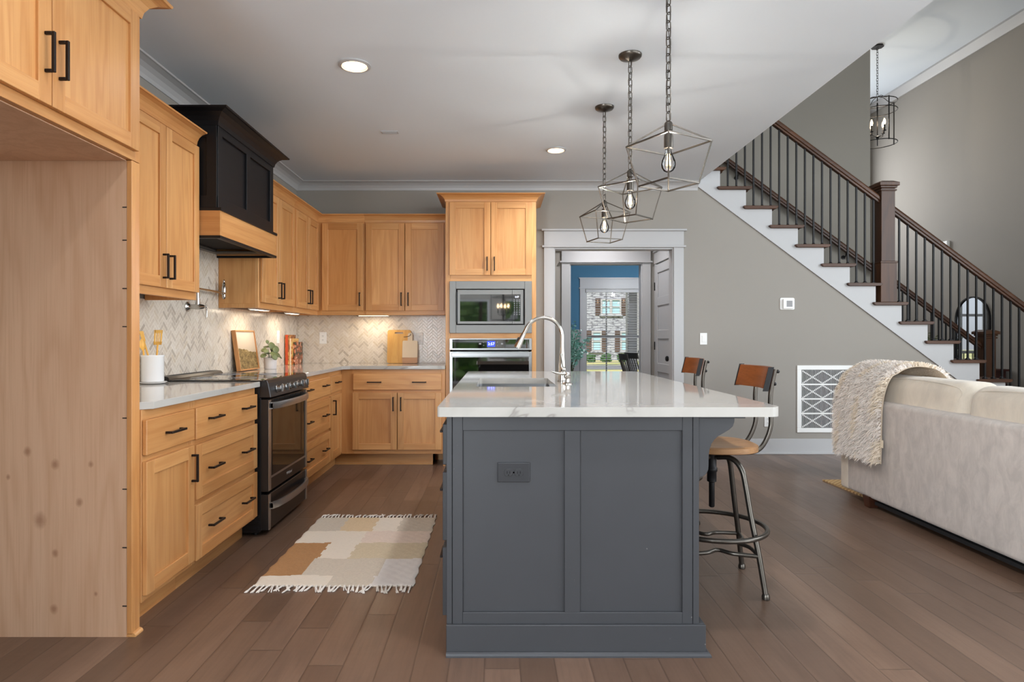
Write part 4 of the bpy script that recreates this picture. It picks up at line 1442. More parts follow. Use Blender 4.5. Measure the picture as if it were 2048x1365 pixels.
b = B(); q = P+D*0.045+Vector((-dz, 0, dx))*-0.017
n_ = Vector((dz, 0, -dx))
b.bar(P+D*0.03+n_*0.0185, P+D*0.06+n_*0.0215, 0.012, 0.007)
obj('spray_button', b, BLKPLASTIC, h)
b = B()
b.sphere((fx+0.004, fy-0.026, IZ1+0.075), 0.0165, 16)
b.cyl((fx+0.002, fy-0.010, IZ1+0.075), (fx+0.004, fy-0.026, IZ1+0.075), 0.0135, 16)
b.tube([(fx+0.003, fy-0.03, IZ1+0.082), (fx-0.004, fy-0.036, IZ1+0.12), (fx-0.013, fy-0.042, IZ1+0.165)], [0.0062, 0.005, 0.0055], 10)
obj('lever', b, NICKEL, t)
t = thing('soap_dispenser', 'small nickel soap pump in front of the faucet', 'soap dispenser', (0.385, 3.49, IZ1))
sx, sy = 0.385, 3.49
b = B()
b.lathe([(0.027, 0.0003), (0.027, 0.004), (0.020, 0.007), (0.0125, 0.010), (0.0125, 0.028), (0.0195, 0.036), (0.021, 0.043), (0.013, 0.052), (0.012, 0.064), (0.0, 0.066)], (sx, sy, IZ1), 20)
obj('pump', b, NICKEL, t)
b = B()
b.tube([(sx, sy, IZ1+0.056), (sx-0.03, sy, IZ1+0.056), (sx-0.06, sy, IZ1+0.060), (sx-0.088, sy, IZ1+0.070)], [0.009, 0.0085, 0.007, 0.004], 10)
obj('nozzle', b, NICKEL, t)

# ------------------------------------------------------------------ pot filler
t = thing('pot_filler', 'nickel wall-mounted pot filler tap over the cooktop', 'tap', (-2.02, 4.125, 1.38))
TX = XW+0.008
zc = 1.379
b = B()
b.lathe([(0.033, 0.0003), (0.033, 0.006), (0.024, 0.012), (0.016, 0.024), (0.016, 0.05), (0.0185, 0.055), (0.0185, 0.085), (0.014, 0.105), (0.009, 0.115), (0.009, 0.122), (0.012, 0.127), (0.0, 0.134)], (TX, 4.125, zc), 20, 'X')
b.cyl((TX+0.07, 4.125, zc), (TX+0.07, 4.125, zc+0.052), 0.0145, 16)
obj('valve_body', b, NICKEL, t)
b = B(); b.tube([(TX+0.126, 4.125, zc), (TX+0.128, 4.122, zc-0.012), (TX+0.131, 4.12, zc-0.04), (TX+0.131, 4.118, zc-0.07)], [0.005, 0.0055, 0.0065, 0.0045], 10); obj('lever', b, NICKEL, t)
b = B()
b.cyl((TX+0.07, 4.125, zc+0.052), (TX+0.07, 4.125, zc+0.125), 0.0105, 14)
b.cyl((TX+0.07, 4.125, zc+0.118), (TX+0.062, 4.54, zc+0.118), 0.0082, 12)
obj('arm', b, NICKEL, t)
b = B()
b.lathe([(0.0, -0.055), (0.008, -0.052), (0.0145, -0.035), (0.012, -0.015), (0.0155, 0.0), (0.0155, 0.03), (0.010, 0.045), (0.013, 0.052), (0.009, 0.062), (0.0055, 0.07), (0.0075, 0.078), (0.0, 0.088)], (TX+0.062, 4.54, zc+0.128), 18)
b.cyl((TX+0.062, 4.54, zc+0.115), (TX+0.062, 4.51, zc+0.118), 0.012, 14)
obj('joint', b, NICKEL, t)

# ------------------------------------------------------------------ things on the counters
ZT = 0.9183
t = thing('utensil_crock', 'white fluted ceramic utensil crock on the near counter', 'utensil crock', (-1.938, 3.56, ZT))
ux, uy = -1.938, 3.56
UZ = ZT+0.0135
b = B()
pr_o = [(0.054, 0.0), (0.058, 0.004), (0.058, 0.138), (0.0605, 0.141), (0.0605, 0.148), (0.054, 0.148), (0.053, 0.14), (0.052, 0.01), (0.0001, 0.008)]
n = 48
rows = []
for i, (r, h) in enumerate(pr_o):
    rows.append([((r-(0.0012 if q % 2 and 1 <= i <= 2 else 0))*math.cos(2*PI*q/n)+ux, (r-(0.0012 if q % 2 and 1 <= i <= 2 else 0))*math.sin(2*PI*q/n)+uy, UZ+h) for q in range(n)])
b.grid(rows, 0, True, closed_u=True)
b.add(rows[0], [tuple(range(n))[::-1]])
obj('crock', b, CERAMIC, t, smooth_angle=60)
t = thing('saucer', 'round white saucer under the utensil crock', 'saucer', (ux, uy, ZT))
b = B(); b.lathe([(0.04, 0.0003), (0.06, 0.003), (0.072, 0.010), (0.074, 0.012), (0.070, 0.0125), (0.058, 0.0075), (0.0001, 0.007)], (ux, uy, ZT), 40)
obj('dish', b, CERAMIC, t)
def utensil(label, name, base, tip, head):
    t = thing(name, label, 'kitchen utensil', base, 'bamboo utensils in the white crock')
    P, Q = Vector(base), Vector(tip)
    b = B()
    b.tube([P, P.lerp(Q, 0.5), Q], [0.0055, 0.005, 0.005], 8)
    obj('shaft', b, UTENW, t)
    b = B()
    d = (Q-P).normalized()
    side = Vector((0.35, 0.94, 0)).normalized()
    nrm = d.cross(side).normalized()
    if head == 'slotted':
        L_, W_ = 0.085, 0.028
        A = Q-d*0.005
        for (s0, s1) in ((-1, -0.62), (-0.36, -0.12), (0.12, 0.36), (0.62, 1)):
            v = []
            for nn in (-0.002, 0.002):
                v += [A+side*W_*s0*0.85+nrm*nn, A+side*W_*s1*0.85+nrm*nn, A+d*L_+side*W_*s1+nrm*nn, A+d*L_+side*W_*s0+nrm*nn]
            b.hexa(v)
        for (q0, q1) in ((0.0, 0.22), (0.78, 1.0)):
            v = []
            for nn in (-0.002, 0.002):
                v += [A+d*L_*q0-side*W_*0.9+nrm*nn, A+d*L_*q0+side*W_*0.9+nrm*nn, A+d*L_*q1+side*W_+nrm*nn, A+d*L_*q1-side*W_+nrm*nn]
            b.hexa(v)
    elif head == 'spoon':
        rows = []
        for i in range(9):
            a = PI*i/8
            w_ = max(0.003, 0.022*math.sin(a)**0.7)
            c = Q+d*(0.07*(i/8)-0.003)
            rows.append([c-side*w_+nrm*0.003, c-nrm*(0.003+0.006*math.sin(a)), c+side*w_+nrm*0.003, c+nrm*0.0035])
        b.grid(rows, 0, True, closed_u=True)
        b.add(rows[0], [(3, 2, 1, 0)]); b.add(rows[-1], [(0, 1, 2, 3)])
    else:
        v = []
        for nn in (-0.002, 0.002):
            v += [Q-side*0.01+nrm*nn, Q+side*0.01+nrm*nn, Q+d*0.06+side*0.014+nrm*nn, Q+d*0.06-side*0.014+nrm*nn]
        b.hexa(v)
    obj('blade', b, UTENW, t, bevel=0.001)
utensil('slotted bamboo spatula standing in the crock', 'spatula', (ux+0.01, uy+0.01, UZ+0.011), (ux+0.012, uy+0.03, UZ+0.21), 'slotted')
utensil('plain bamboo turner stick crossing the slotted spatula in the crock', 'turner', (ux+0.022, uy-0.015, UZ+0.011), (ux-0.040, uy-0.015, UZ+0.225), 'flat')
utensil('bamboo spoon leaning left against the rim of the crock', 'spoon', (ux-0.02, uy-0.03, UZ+0.011), (ux-0.030, uy-0.040, UZ+0.175), 'spoon')

# framed landscape leaning on the tile
t = thing('framed_picture', 'framed brown landscape print leaning on the tile beyond the range', 'picture', (-1.97, 5.0, ZT))
py0, py1, hh, th = 4.80, 5.185, 0.315, 0.032
lean = math.atan2(0.045, hh)
RM = Matrix.Rotation(-lean, 3, 'Y')
def leanbox(b, d0, d1, y0, y1, h0, h1, bx, m=0, RM=RM):
    """d: out from back face of the frame (x), h along its height"""
    v = []
    for (d, y, h) in ((d0, y0, h0), (d1, y0, h0), (d1, y1, h0), (d0, y1, h0), (d0, y0, h1), (d1, y0, h1), (d1, y1, h1), (d0, y1, h1)):
        q = RM @ Vector((d, 0, h))
        v.append((bx+q.x, y, ZT+q.z+0.0003))
    b.hexa(v, m)
bx = XW+0.009+0.0455
fw = 0.011
b = B()
leanbox(b, 0, th, py0, py0+fw, 0, hh, bx); leanbox(b, 0, th, py1-fw, py1, 0, hh, bx)
leanbox(b, 0, th, py0+fw, py1-fw, 0, fw, bx); leanbox(b, 0, th, py0+fw, py1-fw, hh-fw, hh, bx)
obj('frame', b, FRAMEW, t, bevel=0.001)
b = B(); leanbox(b, 0.006, th-0.008, py0+fw, py1-fw, fw, hh-fw, bx); obj('print', b, PICT, t)

# pilea in a pale pot
px_, py_ = -1.872, 5.22
t = thing('potted_pilea', 'round-leaved green plant in a pale pot beside the framed print', 'plant', (px_, py_, ZT))
b = B(); b.lathe([(0.046, 0.0003), (0.049, 0.004), (0.053, 0.095), (0.049, 0.095), (0.047, 0.078), (0.0001, 0.078)], (px_, py_, ZT), 32); obj('pot', b, POTC, t)
b = B(); b.lathe([(0.046, 0.079), (0.03, 0.083), (0.0001, 0.085)], (px_, py_, ZT), 20); obj('soil', b, SOILM, t)
rr = random.Random(5)
spots = [(-0.03, -0.075, 0.115, 0.026), (-0.005, -0.085, 0.15, 0.022), (0.05, -0.06, 0.125, 0.030), (0.02, -0.01, 0.19, 0.034), (-0.03, 0.0, 0.185, 0.028), (0.03, 0.04, 0.165, 0.033),
         (0.03, 0.09, 0.125, 0.028), (-0.01, 0.08, 0.16, 0.022), (0.05, 0.06, 0.105, 0.026), (0.055, 0.01, 0.12, 0.028), (-0.04, -0.04, 0.16, 0.024), (-0.01, -0.035, 0.225, 0.017),
         (0.0, 0.035, 0.2, 0.024), (0.055, -0.03, 0.155, 0.026), (-0.04, 0.05, 0.13, 0.024), (0.065, -0.075, 0.10, 0.025), (0.045, 0.1, 0.10, 0.024)]
for (dx_, dy_, dz_, r_) in spots:
    c = Vector((px_+dx_, py_+dy_, ZT+dz_))
    s0 = Vector((px_+dx_*0.12, py_+dy_*0.12, ZT+0.082))
    b = B(); b.tube(smooth_path([s0, s0.lerp(c, 0.5)+Vector((0, 0, 0.015)), c], 4), 0.0016, 6)
    stem_ = obj('stem', b, STEM, t)
    nrm = Vector((dx_+0.03, dy_*0.8-0.02, 0.075+rr.uniform(-0.03, 0.03))).normalized()
    if rr.random() < 0.55: nrm = Vector((0.75+rr.uniform(-0.2, 0.2), -0.55, 0.35)).normalized()
    u = nrm.cross(Vector((0.2, 0.3, 1))).normalized(); v_ = nrm.cross(u)
    b = B(); rows = [[c+nrm*0.001]*16]
    for (q, h) in ((0.5, 0.002), (0.85, 0.001), (1.0, -0.003)):
        rows.append([c+(u*math.cos(2*PI*k/16)+v_*math.sin(2*PI*k/16))*r_*q+nrm*h for k in range(16)])
    rows.append([c-nrm*0.004]*16)
    b.grid(rows, 0, True, closed_u=True)
    obj('leaf', b, LEAF, stem_, recalc=False)

# cookbooks in the corner
def book(label, x0, x1, y0, y1, h, spine, cover, lean=0.02, group='cookbooks leaning in the counter corner'):
    t = thing('cookbook', label, 'book', ((x0+x1)/2, (y0+y1)/2, ZT), group)
    def tilt(b):
        b.v = [(x-(z-ZT)*lean, y, z) for x, y, z in b.v]
        return b
    b = B()
    b.box(x1-0.003, x1, y0, y1, ZT+0.0003, ZT+h); b.box(x0, x0+0.003, y0, y1, ZT+0.0003, ZT+h)
    obj('cover', tilt(b), cover, t, bevel=0.0006)
    b = B(); b.box(x0+0.0031, x1-0.0031, y0, y0+0.003, ZT+0.0003, ZT+h); obj('spine', tilt(b), spine, t)
    b = B(); b.box(x0+0.0032, x1-0.0032, y0+0.0032, y1-0.004, ZT+0.003, ZT+h-0.003); obj('pages', tilt(b), BOOKPAGE, t)
book('tallest cookbook with an orange-red spine, against the tile in the corner', -2.012, -1.982, 6.00, 6.22, 0.285, BOOK1, BOOK1C, 0.0)
book('middle cookbook with a cream and golden cover, between two others', -1.9805, -1.962, 6.03, 6.25, 0.25, BOOKPAGE, BOOK2C, 0.0)
book('shortest cookbook with a dark food photo cover, in front of the other two', -1.9605, -1.944, 6.08, 6.32, 0.215, BOOK3C, BOOK3C, 0.0)

# cutting boards against the back tile
def board_slab(poly, name, material, parent, y_bot, y_top, h, th, hole=None):
    """poly in (x,z); the slab leans from y_bot at its foot to y_top at height h"""
    b = plate_with_hole(poly, hole, 0, th) if hole else None
    if b is None:
        b = B(); b.prism(poly, 'Z', 0, th)
    a = math.atan2(y_top-y_bot, h)
    out = []
    for (x, z, d) in b.v:
        out.append((x, y_bot-d*math.cos(a)+z*math.sin(a), ZT+0.0005+z*math.cos(a)+d*math.sin(a)))
    b.v = out
    return obj(name, b, material, parent, bevel=0.002, seg=2)
t = thing('cutting_board', 'large bamboo cutting board with a handle slot leaning on the back tile', 'cutting board', (-0.98, 6.34, ZT))
board_slab(rrect(-1.103, -0.867, 0.0, 0.335, (0.022,)*4), 'board', BAMBOO, t, 6.338, 6.374, 0.335, 0.016, hole=rrect(-1.03, -0.945, 0.296, 0.312, (0.0078,)*4))
t = thing('cutting_board', 'small cream and wood cutting board leaning on the bamboo board', 'cutting board', (-0.87, 6.30, ZT))
board_slab([p for p in rrect(-0.948, -0.797, 0.0, 0.0585, (0.014, 0.0005, 0.0005, 0.014))], 'wood_end', ACACIA, t, 6.305, 6.313, 0.0585, 0.014)
pz = [(x, z+0.059) for x, z in rrect(-0.948, -0.797, 0.0, 0.169, (0.0005, 0.014, 0.014, 0.0005))]
board_slab(pz, 'board', MARBLE, t, 6.305, 6.305+0.008*0.228/0.0585, 0.228, 0.014)
b = B()
b.prism(rrect(-0.897, -0.848, 0.2285, 0.31, (0.003, 0.024, 0.024, 0.003)), 'Z', 0, 0.012)
a_ = math.atan2(0.008, 0.0585)
b.v = [(x, 6.305-d+z*math.sin(a_), ZT+z*math.cos(a_)) for x, z, d in b.v]
obj('handle', b, MARBLE, t, bevel=0.002)
b = B(); b.tube(smooth_path([(-0.872, 6.333, 1.213), (-0.866, 6.322, 1.205), (-0.880, 6.318, 1.192), (-0.905, 6.319, 1.186), (-0.935, 6.320, 1.183)], 5), 0.0028, 6)
obj('cord_loop', b, LEATHER, t)

# ------------------------------------------------------------------ wall plates
def plate(name, label, cat, kind, c, axis, group=None, w_=0.072, h_=0.118):
    """axis '-Y' on the back wall, '+X' on the left wall"""
    t = thing(name, label, cat, c, group)
    fr = Front(axis, c[1] if axis == '-Y' else c[0])
    u = c[0] if axis == '-Y' else c[1]
    z = c[2]
    b = B(); fr.box(b, u-w_/2, u+w_/2, 0.0004, 0.006, z-h_/2, z+h_/2); obj('cover_plate', b, WHITEP, t, bevel=0.0025, seg=2)
    if kind == 'outlet':
        for dz_ in (-0.0195, 0.0195):
            b = B(); fr.box(b, u-0.016, u+0.016, 0.0062, 0.0078, z+dz_-0.0135, z+dz_+0.0135); o = obj('socket', b, WHITEP, t, bevel=0.0007)
            b = B()
            for q in (-0.0055, 0.0055): fr.box(b, u+q-0.0012, u+q+0.0012, 0.0079, 0.0083, z+dz_-0.003, z+dz_+0.006)
            fr.box(b, u-0.0018, u+0.0018, 0.0079, 0.0083, z+dz_-0.009, z+dz_-0.0055)
            obj('slot', b, SHADOWGAP, o)
    else:
        b = B(); fr.box(b, u-0.0165, u+0.0165, 0.0062, 0.0105, z-0.033, z+0.033); obj('rocker', b, WHITEP, t, bevel=0.001)
    return t
plate('power_outlet', 'white outlet on the back tile, left of the cutting boards', 'outlet', 'outlet', (-1.76, YB-0.0083, 1.173), '-Y')
plate('power_outlet', 'white outlet on the back tile, right of the cutting boards', 'outlet', 'outlet', (-0.785, YB-0.0083, 1.166), '-Y')
plate('light_switch', 'white switch on the left tile above the round-leaved plant', 'switch', 'switch', (XW+0.0083, 5.83, 1.182), '+X')
plate('light_switch', 'white switch on the greige wall right of the cased opening', 'switch', 'switch', (2.08, YB-0.0003, 1.164), '-Y')
plate('power_outlet', 'white outlet low on the greige wall behind the bar stool', 'outlet', 'outlet', (2.73, YB-0.0003, 0.335), '-Y')

t = thing('thermostat', 'white thermostat with grey screen on the wall under the stair', 'thermostat', (2.925, YB-0.01, 1.518))
b = B()
b.prism([(x, z) for x, z in rrect(2.851, 2.998, 1.458, 1.578, (0.014,)*4, 4)], 'Y', YB-0.007, YB-0.0004); obj('back_plate', b, WHITEP, t, bevel=0.002)
b = B()
b.prism([(x, z) for x, z in rrect(2.876, 2.978, 1.468, 1.565, (0.006,)*4, 3)], 'Y', YB-0.03, YB-0.0072); o = obj('body', b, WHITEP, t, bevel=0.003, seg=2)
b = B(); b.box(2.908, 2.966, YB-0.0312, YB-0.0302, 1.487, 1.548); obj('screen', b, GREYPRINT, o)

# return air vent
t = thing('return_air_grille', 'white return air grille with criss-cross filter on the wall behind the sofa', 'vent', (3.42, YB-0.02, 0.56))
vx0, vx1, vz0, vz1 = 3.022, 3.80, 0.218, 0.896
b = B()
f_ = 0.045
b.box(vx0, vx1, YB-0.012, YB-0.0004, vz0, vz0+f_); b.box(vx0, vx1, YB-0.012, YB-0.0004, vz1-f_, vz1)
b.box(vx0, vx0+f_, YB-0.012, YB-0.0004, vz0+f_, vz1-f_); b.box(vx1-f_, vx1, YB-0.012, YB-0.0004, vz0+f_, vz1-f_)
obj('frame', b, WHITEP, t, bevel=0.003)
b = B()
n_ = 46
for i in range(n_):
    x = vx0+f_+0.008+i*(vx1-vx0-2*f_-0.014)/(n_-1)
    b.box(x-0.0015, x+0.0015, YB-0.006, YB-0.003, vz0+f_, vz1-f_)
obj('louvre_bars', b, WHITEP, t)
b = B()
for k in range(1, 4):
    z = vz0+f_+(vz1-vz0-2*f_)*k/4
    b.box(vx0+f_, vx1-f_, YB-0.0105, YB-0.003, z-0.007, z+0.007)
obj('cross_rail', b, WHITEP, t)
b = B(); b.box(vx0+f_, vx1-f_, YB-0.002, YB-0.0005, vz0+f_, vz1-f_)
fl = obj('filter', b, mat('grey_filter_media', (62, 62, 64), 0.9), t)
b = B()
rh = (vz1-vz0-2*f_)/4
cw = 0.205
for k in range(4):
    za, zb = vz0+f_+k*rh+0.01, vz0+f_+(k+1)*rh-0.01
    for c in range(4):
        xa = vx0+f_+0.008+c*cw
        xb = min(xa+cw, vx1-f_-0.005)
        if xb-xa < 0.06: continue
        b.bar((xa, YB-0.0078, za), (xb, YB-0.0078, zb), 0.0024, 0.013); b.bar((xa, YB-0.0080, zb), (xb, YB-0.0080, za), 0.0024, 0.013)
obj('filter_lattice', b, mat('filter_cardboard', (206, 205, 204), 0.8), fl)

# ------------------------------------------------------------------ ceiling
def can(x, y, r, label, e):
    t = thing('recessed_light', label, 'ceiling light', (x, y, H), 'round recessed ceiling lights')
    b = B(); b.lathe([(r, -0.0005), (r, -0.006), (r*0.8, -0.012), (r*0.78, -0.004), (r*0.72, -0.0005)], (x, y, H), 32); obj('trim_ring', b, TRIM, t)
    b = B(); b.lathe([(r*0.74, -0.0035), (0.0001, -0.0035)], (x, y, H), 32); obj('lens', b, LENS, t)
    l = add_light('SPOT', 'lamp_glow', (0, 0, -0.03), e, (0.97, 0.97, 1), spot=math.radians(150), radius=0.06)
    l.parent = t
can(-0.82, 3.634, 0.092, 'round lit recessed light over the rug, nearest the refrigerator surround', 24)
can(0.486, 5.27, 0.086, 'round lit recessed light in front of the oven tower', 52)
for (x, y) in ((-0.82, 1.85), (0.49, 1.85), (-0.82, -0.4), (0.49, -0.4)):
    add_light('SPOT', 'unseen_fill_spot', (x, y, H-0.03), 60 if x > 0 else 12, (0.97, 0.97, 1), spot=math.radians(150), radius=0.06)  # spots without fixtures, added out of view to brighten floor and cabinets
can(1.2, 7.1, 0.086, 'round recessed light in the passage ceiling behind the cased opening', 45)
t = thing('ceiling_vent', 'small white flush vent in the kitchen ceiling', 'vent', (-0.82, 4.82, H))
b = B(); b.box(-0.885, -0.755, 4.79, 4.85, H-0.006, H-0.0004); obj('plate', b, TRIM, t, bevel=0.002)
b = B()
for k in range(4): b.box(-0.875, -0.765, 4.798+k*0.013, 4.803+k*0.013, H-0.0085, H-0.0062)
obj('louvre', b, TRIM, t)

# pendant lights
def link(b, c, L_, W_, r, ang, tilt=0.0):
    pts = []
    u = Vector((math.cos(ang), math.sin(ang), 0))
    for k in range(14):
        a = 2*PI*k/14
        zz = math.sin(a)*W_/2+(L_/2-W_/2)*(1 if math.sin(a) > 0 else -1)
        pts.append(Vector(c)+u*(math.cos(a)*W_/2)+Vector((0, 0, zz)))
    b.tube(pts, r, 6, True)
def chain(b, x, y, z0, z1, L_=0.046, W_=0.024, r=0.0026):
    n = max(2, int(round((z1-z0)/(L_*0.78))))
    st = (z1-z0)/n
    for k in range(n):
        link(b, (x, y, z0+(k+0.5)*st), st+2.4*r*1.4, W_, r, (0.5 if k % 2 else 2.07))
def pendant(label, loc, rot, tilt):
    t = thing('pendant_light', label, 'pendant light', (0, 0, 0), 'cage pendants over the island')
    # local origin at the ceiling
    b = B(); b.lathe([(0.0001, -0.034), (0.012, -0.033), (0.03, -0.026), (0.057, -0.018), (0.063, -0.010), (0.064, -0.0005)], (0, 0, 0), 28); obj('canopy', b, PEWTER, t)
    b = B(); chain(b, 0, 0, -0.632, -0.03); obj('chain', b, PEWTER, t)
    b = B(); b.tube([(0.006, 0.004, -0.03)]+[(0.006*math.cos(k), 0.006*math.sin(k), -0.03-0.05*k) for k in range(1, 13)], 0.0018, 6); obj('cord', b, PEWTER, t)
    b = B(); b.lathe([(0.006, -0.632), (0.0145, -0.64), (0.0175, -0.645), (0.0175, -0.675), (0.012, -0.678), (0.007, -0.69), (0.007, -0.70)], (0, 0, 0), 18); obj('hub', b, PEWTER, t)
    b = B(); b.lathe([(0.0001, -0.69), (0.017, -0.692), (0.019, -0.70), (0.019, -0.752), (0.0001, -0.753)], (0, 0, 0), 20); obj('socket', b, PEWTER, t)
    zt, zb, rt, rb = -0.732, -0.907, 0.177, 0.125
    ct = [Vector((rt*math.cos(a), rt*math.sin(a), zt)) for a in [k*PI/2+PI for k in range(4)]]
    cb = [Vector((rb*math.cos(a), rb*math.sin(a), zb)) for a in [k*PI/2+PI for k in range(4)]]
    TM = Matrix.Rotation(-tilt, 3, 'Y') @ Matrix.Rotation(rot, 3, 'Z')
    PV = Vector((0, 0, -0.66))
    tops = [PV+TM @ (Vector((c.x*0.09, c.y*0.09, -0.650))-PV) for c in ct]
    ct = [PV+TM @ (c-PV) for c in ct]
    cb = [PV+TM @ (c-PV) for c in cb]
    b = B()
    for k in range(4):
        b.bar(ct[k], ct[(k+1) % 4], 0.0062, 0.0062); b.bar(cb[k], cb[(k+1) % 4], 0.0062, 0.0062)
        b.bar(ct[k], cb[k], 0.0058, 0.0058)
        b.bar(tops[k], ct[k]+Vector((0, 0, 0.001)), 0.0058, 0.0058)
        for c in (ct[k], cb[k]): b.sphere(c, 0.0047, 8)
    obj('cage', b, PEWTER, t)
    b = B(); b.lathe([(0.012, -0.7535), (0.0125, -0.765), (0.02, -0.785), (0.0285, -0.805), (0.0305, -0.82), (0.028, -0.836), (0.02, -0.848), (0.009, -0.854), (0.0001, -0.855)], (0, 0, 0), 24)
    bulb = obj('bulb', b, BULBG, t)
    b = B()
    for k in range(6):
        a = k*PI/3
        b.tube([(0.004*math.cos(a), 0.004*math.sin(a), -0.776), (0.0085*math.cos(a), 0.0085*math.sin(a), -0.826)], 0.0013, 5)
    obj('filament', b, FILAMENT, bulb)
    b = B(); b.lathe([(0.006, -0.7536), (0.004, -0.768), (0.002, -0.785), (0.0001, -0.786)], (0, 0, 0), 10); obj('stem', b, GLASS, bulb)
    t.location = loc
    LOC[t.name] = Vector(loc)
    return t
p1 = pendant('black geometric cage pendant nearest the camera, with no ceiling cap in view', (0.734, 2.72, H), math.radians(-15), 0.0)
p2 = pendant('middle one of the three black geometric cage pendants over the island', (0.734, 3.505, H), math.radians(2), 0.0)
p3 = pendant('black geometric cage pendant farthest back, in front of the cased opening', (0.725, 4.295, H), math.radians(-28), 0.0)
for p in (p1, p2, p3):
    l = add_light('POINT', 'bulb_glow', (p.location.x, p.location.y, p.location.z-0.80), 11.0, (1, 0.94, 0.84), radius=0.008)

# lantern chandelier
def lantern(label, loc, drop=0.75):
    t = thing('lantern_chandelier', label, 'chandelier', (0, 0, 0), 'drum cage chandeliers')
    b = B(); b.prism([(0.075*math.cos(a)*1.15, 0.075*math.sin(a)*1.15) for a in [k*PI/4+PI/8 for k in range(8)]], 'Z', -0.022, -0.0005); obj('canopy', b, IRON, t)
    b = B(); chain(b, 0, 0, -drop, -0.02, 0.05, 0.024, 0.003); obj('chain', b, IRON, t)
    zt, zb, r = -drop-0.09, -drop-0.70, 0.255
    b = B()
    b.cyl((0, 0, -drop), (0, 0, zt+0.02), 0.007, 8)
    b.lathe([(0.006, zt), (0.013, zt-0.04), (0.009, zt-0.16), (0.006, zb+0.12), (0.03, zb+0.10), (0.016, zb+0.075), (0.006, zb+0.05), (0.006, zb-0.03), (0.0001, zb-0.034)], (0, 0, 0), 12)
    obj('stem', b, IRON, t)
    b = B()
    for z in (zt, zt-0.13+0.13*0, zb):
        b.tube([(r*math.cos(k*PI/24), r*math.sin(k*PI/24), z) for k in range(48)], 0.0065, 6, True)
    for k in range(4):
        a = k*PI/2+0.06
        c, s_ = math.cos(a), math.sin(a)
        b.bar((r*c, r*s_, zb-0.01), (r*c, r*s_, zt+0.012), 0.012, 0.012)
        b.tube(smooth_path([(0, 0, zt+0.085), (0.09*c, 0.09*s_, zt+0.075), (0.17*c, 0.17*s_, zt+0.02), (r*c, r*s_, zt+0.004)], 5), 0.005, 6)
    obj('cage', b, IRON, t)
    for k in range(4):
        a = k*PI/2+0.35
        c, s_ = math.cos(a), math.sin(a)
        q = 0.115
        b = B(); b.tube(smooth_path([(0.01*c, 0.01*s_, zb+0.10), (0.06*c, 0.06*s_, zb+0.105), (0.105*c, 0.105*s_, zb+0.12), (q*c, q*s_, zb+0.16)], 5), 0.005, 6)
        b.lathe([(0.006, zb+0.155), (0.026, zb+0.163), (0.026, zb+0.168), (0.0001, zb+0.168)], (q*c, q*s_, 0), 14)
        b.cyl((q*c, q*s_, zb+0.168), (q*c, q*s_, zb+0.255), 0.011, 12)
        arm = obj('arm', b, IRON, t)
        b = B(); b.lathe([(0.010, zb+0.2552), (0.0165, zb+0.28), (0.017, zb+0.295), (0.012, zb+0.32), (0.004, zb+0.342), (0.0001, zb+0.345)], (q*c, q*s_, 0), 14)
        obj('bulb', b, CANDLEB, arm)
    t.location = loc
    LOC[t.name] = Vector(loc)
    return t
l1 = lantern('black drum lantern chandelier on a chain in the two-storey foyer', (5.63, 9.39, HU))
add_light('POINT', 'lantern_glow', (5.63, 9.39, HU-1.15), 16, (1, 0.85, 0.65), radius=0.02)
l2 = lantern('black drum lantern chandelier over the breakfast area, mirrored in the microwave door', (0.12, -1.7, H), 0.5)
for k in range(4):
    a = k*PI/2+0.35
    add_light('POINT', 'candle_glow', (0.12+0.115*math.cos(a), -1.7+0.115*math.sin(a), H-0.5-0.70+0.30), 28, (0.93, 0.96, 1), radius=0.016)

# ------------------------------------------------------------------ kitchen rug
t = thing('kitchen_rug', 'patchwork wool rug with fringed ends on the floor between island and range', 'rug', (-0.77, 3.55, 0))
RX0, RX1 = -1.157, -0.398
ys = [4.125, 3.829, 3.611, 3.355, 3.117, 2.993]
rowsd = [[(0.26, 2), (0.52, 3), (0.716, 0), (1, 2)], [(0.49, 0), (1, 4)], [(0.267, 1), (0.48, 0), (1, 5)], [(0.25, 1), (0.75, 2), (1, 6)], [(0.46, 0), (0.735, 2), (1, 6)]]
b = B()
NX, NY = 76, 114
import bisect
verts, faces, mi = [], [], []
rw = random.Random(3)
def rz(i, j):
    return 0.0075+0.0012*math.sin(i*0.9+j*0.31)*math.sin(j*0.7)+rw.uniform(-0.0006, 0.0006)
for j in range(NY+1):
    for i in range(NX+1):
        u, v = i/NX, j/NY
        ex = 0.004*math.sin(j*0.45)*(1 if i in (0, NX) else 0)+rw.uniform(-0.0015, 0.0015)*(1 if i in (0, NX) else 0)
        verts.append((RX0+(RX1-RX0)*u+ex, ys[-1]+(ys[0]-ys[-1])*v+0.004*math.sin(u*9)*(1 if j in (0, NY) else 0), rz(i, j) if 0 < i < NX and 0 < j < NY else 0.004))
for j in range(NY):
    for i in range(NX):
        u, v = (i+0.5)/NX, (j+0.5)/NY
        y = ys[-1]+(ys[0]-ys[-1])*v
        y += 0.004*math.sin(u*17)
        k = 0
        while k < 4 and y < ys[k+1]: k += 1
        uu = u+0.006*math.sin(y*60+k)
        for (lim, m_) in rowsd[k]:
            if uu <= lim: break
        faces.append((j*(NX+1)+i, j*(NX+1)+i+1, (j+1)*(NX+1)+i+1, (j+1)*(NX+1)+i)); mi.append(m_)
o = len(verts)
rim = [i for i in range(NX+1)]+[j*(NX+1)+NX for j in range(1, NY+1)]+[NY*(NX+1)+i for i in range(NX-1, -1, -1)]+[j*(NX+1) for j in range(NY-1, 0, -1)]
low = []
for k in rim:
    x, y, z = verts[k]; low.append(len(verts)); verts.append((x, y, 0.0004))
